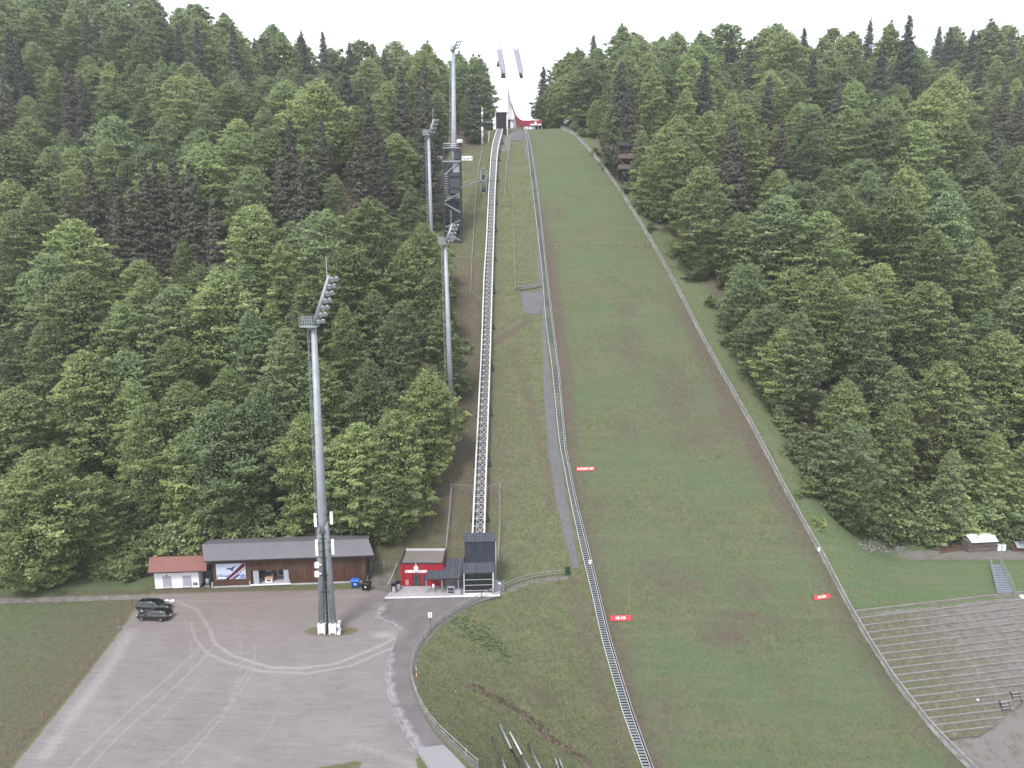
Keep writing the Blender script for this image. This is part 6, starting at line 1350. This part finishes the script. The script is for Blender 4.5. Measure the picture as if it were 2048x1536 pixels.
specs=[(24,6.6,'leaf',.80,.05),(26,5.8,'leaf',.72,.05),(21,7.0,'leaf_b',.92,.06),(25,7.2,'leaf',.78,.04),(22,5.2,'leaf_b',.70,.08),(27,6.2,'leaf_b',.75,.05),(20,6.0,'leaf',.86,.03)]
for i,(H,R,m_,shp,bf) in enumerate(specs):
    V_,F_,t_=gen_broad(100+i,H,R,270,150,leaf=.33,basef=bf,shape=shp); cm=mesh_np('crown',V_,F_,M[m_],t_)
    tb=trunk_mb(i,H,R).build('trunk','bark_pale' if i%3==1 else 'bark',None,origin=(0,0,0),smooth=True); tm_=tb.data; bpy.data.objects.remove(tb)
    BROAD.append((H,R,cm,tm_,(100+i,H,R,m_,shp,bf)))
sspecs=[(27,5.2,'needle',0),(24,4.6,'needle',.04),(28,5.2,'needle_brown',.06),(22,4.6,'needle_brown',.10)]
for i,(H,R,m_,br_) in enumerate(sspecs):
    V_,F_,t_=gen_spruce(200+i,H,R,bare=br_,leaf=.46); cm=mesh_np('crown',V_,F_,M[m_],t_)
    tb=trunk_mb(50+i,H,R,True).build('trunk','bark',None,origin=(0,0,0),smooth=True); tm_=tb.data; bpy.data.objects.remove(tb)
    SPR.append((H,R,cm,tm_,(200+i,H,R,m_)))
xfR_mid=lambda y:(float(xforL(y))+float(xforR(y)))/2
pool=[]     # dicts x,y,h,kind,idx
def add_tree(x,y,h,kind,idx,wide=1.0):
    if y<248:
        m_=2.2 if kind=='s' else 3.6*h/22
        if -66<x<-16: y=max(y,113.0)
        if x>0 or x>xfR_mid(y): x=max(x,float(xforR(y))+m_)
        else: x=min(x,float(xforL(y))-m_)
    pool.append(dict(x=x,y=y,z=T0(x,y),h=h,k=kind,i=idx,w=wide))
def top_at(c,r,h,kind='s',idx=0,wide=1.0):
    q=G(c,r,h)
    if q is None: 
        d=ray(c,r); Y=300.; t=Y/d[1]; x=d[0]*t; add_tree(x,Y,max(14,min(34,CAMH+d[2]*t-T0(x,Y))),kind,idx,wide); return
    add_tree(q.x,q.y,h,kind,idx,wide)
R3=random.Random(21)
# spruces where the photograph shows them: (column,row of the tip, height, variant)
SPX=[(14,52,27,0),(38,88,25,0),(6,150,24,2),(128,128,26,2),(163,150,26,2),(172,26,24,0),(192,32,22,0),(350,46,22,0),(394,38,26,0),(463,46,27,0),(506,74,22,1),(531,92,20,0),
(602,60,22,1),(648,62,24,0),(700,84,22,1),(690,120,24,3),(768,98,20,0),
(282,325,30,2),(312,318,30,2),(345,305,31,2),(378,322,30,2),(232,338,28,2),(182,318,26,3),(425,388,27,2),(128,372,22,3),(262,372,26,3),(225,395,24,2),
(582,236,33,2),(560,288,28,2),(612,292,28,3),(596,320,26,2),(640,230,24,2),(732,188,28,2),(748,250,26,2),(715,290,24,3),(800,128,27,2),(880,118,30,2),(852,196,26,2),(772,280,25,2),(870,260,24,2),
(966,150,20,0),(956,176,24,0),(940,205,25,0),
(1166,74,26,0),(1188,68,26,0),(1150,90,24,1),(1215,120,30,0),(1238,168,26,2),(1206,190,22,0),(1410,108,30,0),(1470,232,30,2),(1455,262,26,2),(1488,280,24,3),(1536,150,26,2),(1566,236,24,2),(1462,56,24,0),(1506,76,22,1),(1612,52,26,0),(1628,100,26,0),(1682,158,22,0),(1740,38,24,1),(1765,84,27,0),
(1820,28,33,0),(1880,50,24,0),(1904,50,25,0),(1946,58,26,0),(1962,104,26,2),(2028,58,22,0),(2012,150,24,2),(2040,180,25,2),(1998,240,26,0),]
for c,r,h,v in SPX: top_at(c,r,h,'s',v)
for c,r,Y,v,k_ in ((1084,132,270,1,'s'),(1122,118,274,3,'b'),(1140,104,268,5,'b'),(1104,168,264,4,'b'),(1128,150,262,0,'b'),(1160,98,266,1,'b'),(1080,196,262,4,'b'),(1175,118,256,2,'b'),(1112,190,258,6,'b'),(1145,140,256,3,'b'),(1195,95,262,5,'b'),(962,118,262,4,'b'),(948,112,266,1,'b'),(925,112,262,5,'b')):
    q=P(c,r,Y); pool.append(dict(x=q.x,y=Y,z=T0(q.x,Y),h=q.z-T0(q.x,Y),k=k_,i=v,w=1.1))
# striking single broadleaf crowns
BPX=[(150,435,27,3,1.25),(60,380,25,1,1.0),(20,420,24,0,1.1),(240,600,22,0,1.1),(80,640,24,1,1.1),(170,700,24,0,1.2),(350,570,22,2,1.1),(500,620,22,4,1.0),(640,420,23,2,1.1),(690,610,22,1,1.0),(560,480,22,0,1.0),(840,445,22,0,.95),(800,600,23,5,1.0),(860,740,20,6,1.0),(790,830,21,3,1.1),(840,900,16,6,1.0),(740,720,22,4,1.0),(270,820,22,1,1.0),(430,820,22,2,1.1),(600,850,20,6,1.0),(510,780,22,4,1.0),(310,960,17,6,1.1),(60,900,22,0,1.2),(820,480,20,6,1.0),(1010+0,0,0,0,0),
(1650,420,26,3,1.2),(1790,370,26,0,1.2),(1700,215,26,3,1.15),(1760,230,24,2,1.1),(1560,390,24,2,1.2),(1860,560,25,3,1.2),(1960,480,24,1,1.1),(1590,620,22,4,1.0),(1740,590,24,5,1.1),(1700,760,20,6,1.0),(1900,720,24,3,1.1),(2010,660,24,0,1.1),(1650,800,18,2,1.0),(1800,800,20,1,1.0),(1480,520,18,2,.9),(1330,380,20,5,.9),(1270,440,14,6,.8),(1400,330,24,3,1.1),(1910,900,16,4,.9),(1700,900,14,6,1.0),(1330,250,24,0,1.1),(1180,190,20,4,.9),(705,905,19,3,1.2),(655,960,16,6,1.2),(745,960,15,2,1.1),(640,1000,13,4,1.1),(1545,640,17,6,1.1),(1500,600,16,2,1.1),(1440,520,15,4,1.0),(1470,610,12,6,1.1),(1300,285,19,3,1.0),(1236,262,17,4,.8),(1216,225,18,1,.9),(1296,330,15,5,.9),(1185,215,15,6,.9),(1205,255,14,4,.8)]
for c,r,h,v,wd in BPX:
    if h: top_at(c,r,h,'b',v,wd)
occ=[(p['x'],p['y'],3.4 if p['k']=='s' else 5.2) for p in pool]
FEAT=[]
for p in pool:
    c_,r_=proj(p['x'],p['y'],p['z']+p['h']); _,rb_=proj(p['x'],p['y'],p['z']); FEAT.append((c_,r_,rb_-r_,p['y'],p['k']))
def hides(x,y,h,rad):
    z=T0(x,y); c,r=proj(x,y,z+h); w_=rad*1400/(y*CP)*.9
    for fc_,fr_2,fh,fy,fk in FEAT:
        if y<fy-1 and abs(c-fc_)<w_+6 and r<fr_2+fh*(.50 if fk=='s' else .40): return True
    return False
def free(x,y,rad):
    for a,b_,rr in occ:
        if (a-x)**2+(b_-y)**2<((rad+rr)*.82)**2: return False
    return True
tries=0
for phase,(N,rmin) in enumerate(((26000,1.0),)):
    for _ in range(N):
        Y=104+ (R3.random()**.85)*226; side_=R3.random()<.5
        hw=.80*(Y*CP+18)+12
        X=R3.uniform(-hw,hw)
        if X<0:
            if X>xforL(Y)-3.6: continue
            if Y<112.5 and X>-66 and X<-16: continue
            edge=float(xforL(Y))-X
        else:
            if X<xforR(Y)+3.8: continue
            if Y<122 : continue
            edge=X-float(xforR(Y))
        if Y>205 and -14<X<26 and Y>244: continue
        if 8<X<34 and 212<Y<234 and X<float(xforR(Y))+6: continue
        foot=(Y-104) if X<0 else (Y-122)
        h=R3.uniform(18,27)*(1 if foot>14 else .62+.38*foot/14)*(1 if edge>6 else .78)
        rad=(4.3+.012*(Y-104))*(h/22)**.7*R3.uniform(.85,1.15)
        if not free(X,Y,rad): continue
        if hides(X,Y,h,rad):
            h*=.72
            if hides(X,Y,h,rad): continue
        if Y>185 and R3.random()<.02: add_tree(X,Y,h*1.08,'s',R3.choice([0,1,2]));
        else: add_tree(X,Y,h,'b',R3.randrange(len(BROAD)),R3.uniform(1.05,1.3))
        occ.append((X,Y,rad))
# keep only trees the photograph could show (tips inside a widened frame, not hidden behind the ridge)
vis=[]
for p in pool:
    c,r=proj(p['x'],p['y'],p['z']+p['h']); p['c'],p['r']=c,r; c2,r2=proj(p['x'],p['y'],p['z']+p['h']*.6)
    if -260<c<2300 and r2<1300: vis.append(p)
for p in vis: p['s']=p['h']/p['y']
nbl=[p for p in vis if p['k']=='b']; nsp=[p for p in vis if p['k']=='s']
nbl.sort(key=lambda p:(-(1 if -40<p['c']<2090 else 0),p['y'])); nsp.sort(key=lambda p:-(1 if -40<p['c']<2090 else 0))
NB=292; ind=nbl[:NB]+nsp[:290]; far=nbl[NB:]+nsp[290:]
def place(p):
    H,R,cm,tm_,_=(BROAD if p['k']=='b' else SPR)[p['i']]; s=p['h']/H
    nm='broadleaf_tree' if p['k']=='b' else 'spruce_tree'
    t=bpy.data.objects.new(nm,None); COL.objects.link(t); t.location=(p['x'],p['y'],p['z']); t.rotation_euler=(R3.uniform(-.03,.03),R3.uniform(-.03,.03),R3.uniform(0,6.28)); t.scale=(s*p['w'],s*p['w'],s)
    for n_,me in (('crown',cm),('trunk',tm_)):
        o=bpy.data.objects.new(n_,me); COL.objects.link(o); o.parent=t
    return t
def where(c,r):
    if c<1040:
        x='at the left picture edge' if c<150 else 'above the white hut' if c<330 else 'above the poster barn' if c<520 else 'left of the large mast' if c<630 else 'right of the large mast' if c<760 else 'left of the slim masts' if c<860 else 'behind the steel tower'
    else:
        x='beside the take-off table' if c<1200 else 'above the wooden judges tower' if c<1340 else 'right of the wooden judges tower' if c<1480 else 'above the barrier bend' if c<1620 else 'above the boulder heap' if c<1800 else 'above the board shed' if c<1960 else 'at the right picture edge'
    y='on the skyline' if r<150 else 'high on the slope' if r<300 else 'at middle height' if r<500 else 'low on the slope' if r<750 else 'at the forest foot'
    return x,y
cells={}
for p in ind: cells.setdefault((p['k'],)+where(p['c'],p['r']),[]).append(p)
for key,ps in cells.items():
    k,x,y=key; ps.sort(key=lambda p:p['c'])
    for j,p in enumerate(ps):
        t=place(p); o_=ORD[j] if j<len(ORD) else 'late'
        desc=('brownish spruce' if p['i']>=2 else 'dark green spruce') if k=='s' else ('tall leafy tree' if p['h']>22 else 'leafy green tree')
        lab=f"{desc} {y}, {x}"+(f", {o_} from left" if len(ps)>1 else '')
        tag(t,lab,'spruce' if k=='s' else 'tree','spruces in the '+('left' if p['c']<1040 else 'right')+' forest' if k=='s' else 'broadleaf trees in the '+('left' if p['c']<1040 else 'right')+' forest')
print('TREES',len(nbl),len(nsp),len(far))
# the rest of the forest: one mass of thinner-leaved crowns
if far:
    cache={}
    Vs=[];Ts=[];Vn=[]; 
    for p in far:
        key=(p['k'],p['i'])
        if key not in cache:
            sp_=(BROAD if p['k']=='b' else SPR)[p['i']][4]
            cache[key]=gen_broad(sp_[0],sp_[1],sp_[2],270,150,leaf=.33,basef=sp_[5],shape=sp_[4],thin=4) if p['k']=='b' else gen_spruce(sp_[0],sp_[1],sp_[2],thin=2)
        V_,F_,t_=cache[key]; s=p['h']/(BROAD if p['k']=='b' else SPR)[p['i']][0]; a=R3.uniform(0,6.28); ca,sa_=math.cos(a),math.sin(a)
        Q=np.empty_like(V_); Q[:,0]=(V_[:,0]*ca-V_[:,1]*sa_)*s*p['w']+p['x']; Q[:,1]=(V_[:,0]*sa_+V_[:,1]*ca)*s*p['w']+p['y']; Q[:,2]=V_[:,2]*s+p['z']
        (Vs if p['k']=='b' else Vn).append((Q,np.clip(t_+R3.uniform(-.15,.15),0,1)))
    for lst,m_,nm in ((Vs,'leaf','distant_forest'),(Vn,'needle','distant_spruce_forest')):
        if not lst: continue
        V_=np.concatenate([a for a,_ in lst]); t_=np.concatenate([b_ for _,b_ in lst]); F_=np.arange(len(V_)).reshape(-1,4); o0=V_.mean(0); o0[2]=0
        o=obj(nm,mesh_np(nm,V_-o0,F_,M[m_],t_),loc=o0); o['kind']='stuff'; o['label']='mass of far green treetops closing the ridge'; o['category']='forest'
# ---- shrubs ---------------------------------------------------------------------
SHR=[]
for i in range(4):
    V_,F_,t_=gen_broad(300+i,3.0,1.9,34,90,leaf=.26,basef=.0,shape=.62); 
    V_[:,2]=V_[:,2]*.95; SHR.append(mesh_np('shrub',V_,F_,M['leaf' if i%2 else 'leaf_b'],t_))
shr=[]
def shrub(c,r,s,lab=None):
    q=G(c,r); 
    if q is None: return
    shr.append((q,s,c,r,lab))
SP_=[(1590,915,1.6),(1620,985,1.3),(1605,880,1.4),(1640,1055,.7),(1655,1000,1.2),(1700,1030,1.4),(1560,850,1.1),(1720,1060,1.5),(1760,1062,1.8),(1800,1070,1.9),(1830,1075,1.8),(1780,1045,2.0),(1500,745,1.0),(1525,775,1.2),(1450,690,.9),(1420,610,.9),(1380,560,.9),(1345,510,.8),(1540,815,1.1),(1575,865,1.2),(1850,1085,1.0),(1860,1070,1.6),(1880,1090,.9),(1890,1075,1.4),(1925,1072,1.4),(1990,1068,1.5),(2030,1080,1.3),(2044,1070,1.6),(1095,250,1.3),(1108,252,1.2),(1120,250,1.5),(1132,254,1.4),(1090,246,1.0),(1148,262,1.2),(1165,272,1.1),(1100,240,1.6),(1122,240,1.8),
(1700,1010,1.9),(1730,1030,2.0),(1760,1020,2.1),(1800,1030,2.2),(1840,1040,2.1),(1870,1050,2.0),(1900,1060,1.7),(1935,1055,1.9),(1965,1050,2.0),(2000,1050,2.0),(2030,1045,2.0),(1680,980,1.7),(1610,940,1.5),(1640,960,1.6),(215,1075,2.0),(250,1085,2.0),(285,1075,2.0),(235,1050,2.3),(270,1045,2.3),(205,1045,2.2),(300,1040,2.2),(20,1165,1.1),(45,1150,1.3),(75,1160,1.2),(100,1145,1.5),(130,1155,1.1),(165,1140,1.2),(200,1150,.9),(225,1148,1.2),(250,1140,1.6),(270,1150,1.4),(285,1135,1.6),(60,1130,1.5),(150,1120,1.5),(15,1140,1.4),(190,1125,1.3),(300,1120,1.6),(320,1105,1.6),(350,1095,1.8),(390,1085,1.8),(430,1075,1.8),(480,1072,1.7),(530,1070,1.7),(590,1065,1.7),(700,1065,1.6),(750,1070,1.3),(770,1050,1.3),(820,1040,1.2),(845,1010,1.2),(860,960,1.1),(890,900,1.1),(905,840,1.2),(918,790,1.0),(920,700,1.1),(905,660,1.0),(895,600,.9),(885,560,.9),(880,520,.9),(875,460,.8),(868,400,.9),(868,360,.8),(862,320,.9),(1190,310,.8),(1215,340,.9),(1250,385,.9),(1280,425,.9),(1300,460,.8)]
for c,r,s in SP_: shrub(c,r,s)
for i,(q,s,c,r,lab) in enumerate(shr):
    o=bpy.data.objects.new('shrub',SHR[i%4]); COL.objects.link(o); o.location=q-Vector((0,0,.2)); o.rotation_euler=(0,0,R3.uniform(0,6)); o.scale=(s*R3.uniform(.9,1.2),s*R3.uniform(.9,1.2),s*R3.uniform(.75,1.05))
    p=dict(q=q)
    o['_c']=c; o['_r']=r
sc={}
for o in [o for o in COL.objects if o.name.startswith('shrub')]:
    c,r=o['_c'],o['_r']; del o['_c']; del o['_r']
    if c<1040: k='at the meadow edge, far left' if c<120 and r>1125 else 'directly left of the white hut' if c<290 and r<1110 else 'at the meadow edge left of the white hut' if c<290 else 'behind the white hut and the barn' if c<640 else 'between barn and lift fence' if r>1000 else 'at the left forest edge beside the masts'
    else: k='on the hill crest right of the take-off table' if r<275 else 'at the upper right forest edge' if r<620 else 'right of the barrier bend' if r<900 else 'at the lower right forest edge' if r<1005 else 'just behind the boulder heap' if c<1740 and r<1058 else 'at the dark thicket foot' if r<1040 else 'above the boulder heap' if c<1870 else 'around the board shed'
    sc.setdefault(k,[]).append((c,o))
for k,l in sc.items():
    l.sort(key=lambda a:a[0])
    for j,(c,o) in enumerate(l): tag(o,f"leafy green shrub {k}, {(ORD[j] if j<16 else 'number '+str(j+1))} from left",'shrub','shrubs along the forest edges')
# ---- grass tufts, flowers, weeds ----------------------------------------------------
def scatter(name,regions,n,hgt,wd,m,seed,blades=3,lie=0.5,tint=(.2,.9)):
    rn=np.random.default_rng(seed); Pn=[]
    for (x0,x1,y0,y1,fn,frac) in regions:
        k=int(n*frac); x=rn.uniform(x0,x1,k*3); y=rn.uniform(y0,y1,k*3); ok=fn(x,y); x,y=x[ok][:k],y[ok][:k]; Pn.append(np.stack([x,y,T(x,y)],1))
    C=np.repeat(np.concatenate(Pn),blades,0); k=len(C); C[:,:2]+=rn.normal(0,.06,(k,2)); L=hgt*rn.uniform(.5,1.4,k)
    A=norm(np.stack([rn.normal(0,lie,k),rn.normal(0,lie,k),np.ones(k)],1)); Bb=norm(np.stack([rn.normal(0,1,k),rn.normal(0,1,k),np.zeros(k)],1)); C=C+A*(L/2)[:,None]
    V_,F_=leaf_quads(C,A,Bb,L,np.full(k,wd)*rn.uniform(.6,1.4,k)); o0=V_.mean(0); o0[2]=0
    o=obj(name,mesh_np(name,V_-o0,F_,M[m],np.repeat(rn.uniform(*tint,k),4)),loc=o0); o['kind']='stuff'; return o
bank=lambda x,y:(x>xfence(y)+.3)&(x<xstair(y)-.4)&(y<106)
strip=lambda x,y:(x>xforL(y)-1)&(x<xstair(y)-.5)&(y>106)&~((np.abs(x)<7)&(y<104))
land=lambda x,y:(x>xrail(y)+.6)&(x<xright(y)-.6)
rbank=lambda x,y:(x>xright(y)+.8)&(y>terr_top(x)+.5)&(x<xforR(y)+4)&~((x>62)&(np.abs(y-114)<2.5))
meadow=lambda x,y:(x<-44)&~inpoly(x,y,YARD)&(y<100)
o=scatter('grass',[(-14,18,62,106,bank,.14),(-40,16,106,235,strip,.24),(4,60,64,200,land,.24),(20,100,98,180,rbank,.16),(-100,-40,62,100,meadow,.12)],52000,.20,.07,'blade',5,blades=3,lie=.6); o['label']='short grass on the slopes and the meadow'; o['category']='grass'
M['litter']=leaf_mat('leaf_litter',(.10,.07,.05),(.20,.145,.10),(.40,.35,.28),.1)
near_l=lambda x,y:(x>xstair(y)-3.2)&(x<xstair(y)-.2)&(RNG.random(x.shape)<np.exp(-((xstair(y)-x)/1.6)))
near_r=lambda x,y:(x>xrail(y)+.2)&(x<xrail(y)+2.2)&(RNG.random(x.shape)<np.exp(-((x-xrail(y))/.8)))
near_b=lambda x,y:(x>xright(y)-1.6)&(x<xright(y)+1.5)
lower=lambda x,y:(x>xforL(y)-3)&(x<xstair(y)-2)&(y>106)
fur_=gpx([(945,1375),(1000,1400),(1045,1425),(1090,1470),(1180,1525)]); furr=lambda x,y:segdist(x,y,fur_)<.7+.5*RNG.random(x.shape)
o=scatter('leaf_litter',[(2,20,62,200,near_l,.30),(3,20,64,200,near_r,.16),(15,70,64,200,near_b,.16),(-30,14,106,185,lower,.30),(-6,14,74,90,furr,.08)],15000,.16,.13,'litter',12,blades=1,lie=2.5); o['label']='dry leaves and small stones lying along the rails and on the bare strip'; o['category']='leaf litter'
wp_=gpx([(925,1250),(965,1275),(1000,1300)])
weed=lambda x,y:(segdist(x,y,wp_)<2.3)&(RNG.random(x.shape)<np.exp(-(segdist(x,y,wp_)/1.7)**2))
o=scatter('broad_leaved_weeds',[(-14,6,80,96,weed,1)],700,.35,.30,'weed',8,blades=4,lie=1.2,tint=(.3,1)); o['label']='patch of broad-leaved green weeds on the upper bank'; o['category']='weeds'
M['flower']=leaf_mat('pale_flowers',(.42,.42,.36),(.5,.5,.44),(.6,.6,.55),.1)
o=scatter('wild_flowers',[(-14,18,62,106,bank,.32),(-30,16,106,190,strip,.25),(4,60,64,130,land,.33),(20,80,98,130,rbank,.1)],420,.10,.12,'flower',9,blades=2,lie=2.0); o['label']='tiny pale flowers and stones scattered over the slopes'; o['category']='flowers'

# ---- haze ---------------------------------------------------------------
hm=bpy.data.materials.new('haze'); hm.use_nodes=True; n=hm.node_tree.nodes; n.remove(n['Principled BSDF']); pv=n.new('ShaderNodeVolumePrincipled'); pv.inputs['Color'].default_value=(.92,.94,.97,1); pv.inputs['Density'].default_value=0.00026; pv.inputs['Anisotropy'].default_value=.2
hm.node_tree.links.new(pv.outputs[0],n['Material Output'].inputs['Volume'])
b=MB(); b.box((0,400,70),(1020,1080,262)); hz=b.build('haze',hm); hz['kind']='stuff'; hz.display_type='WIRE'
S.cycles.volume_bounces=0; S.cycles.volume_step_rate=10
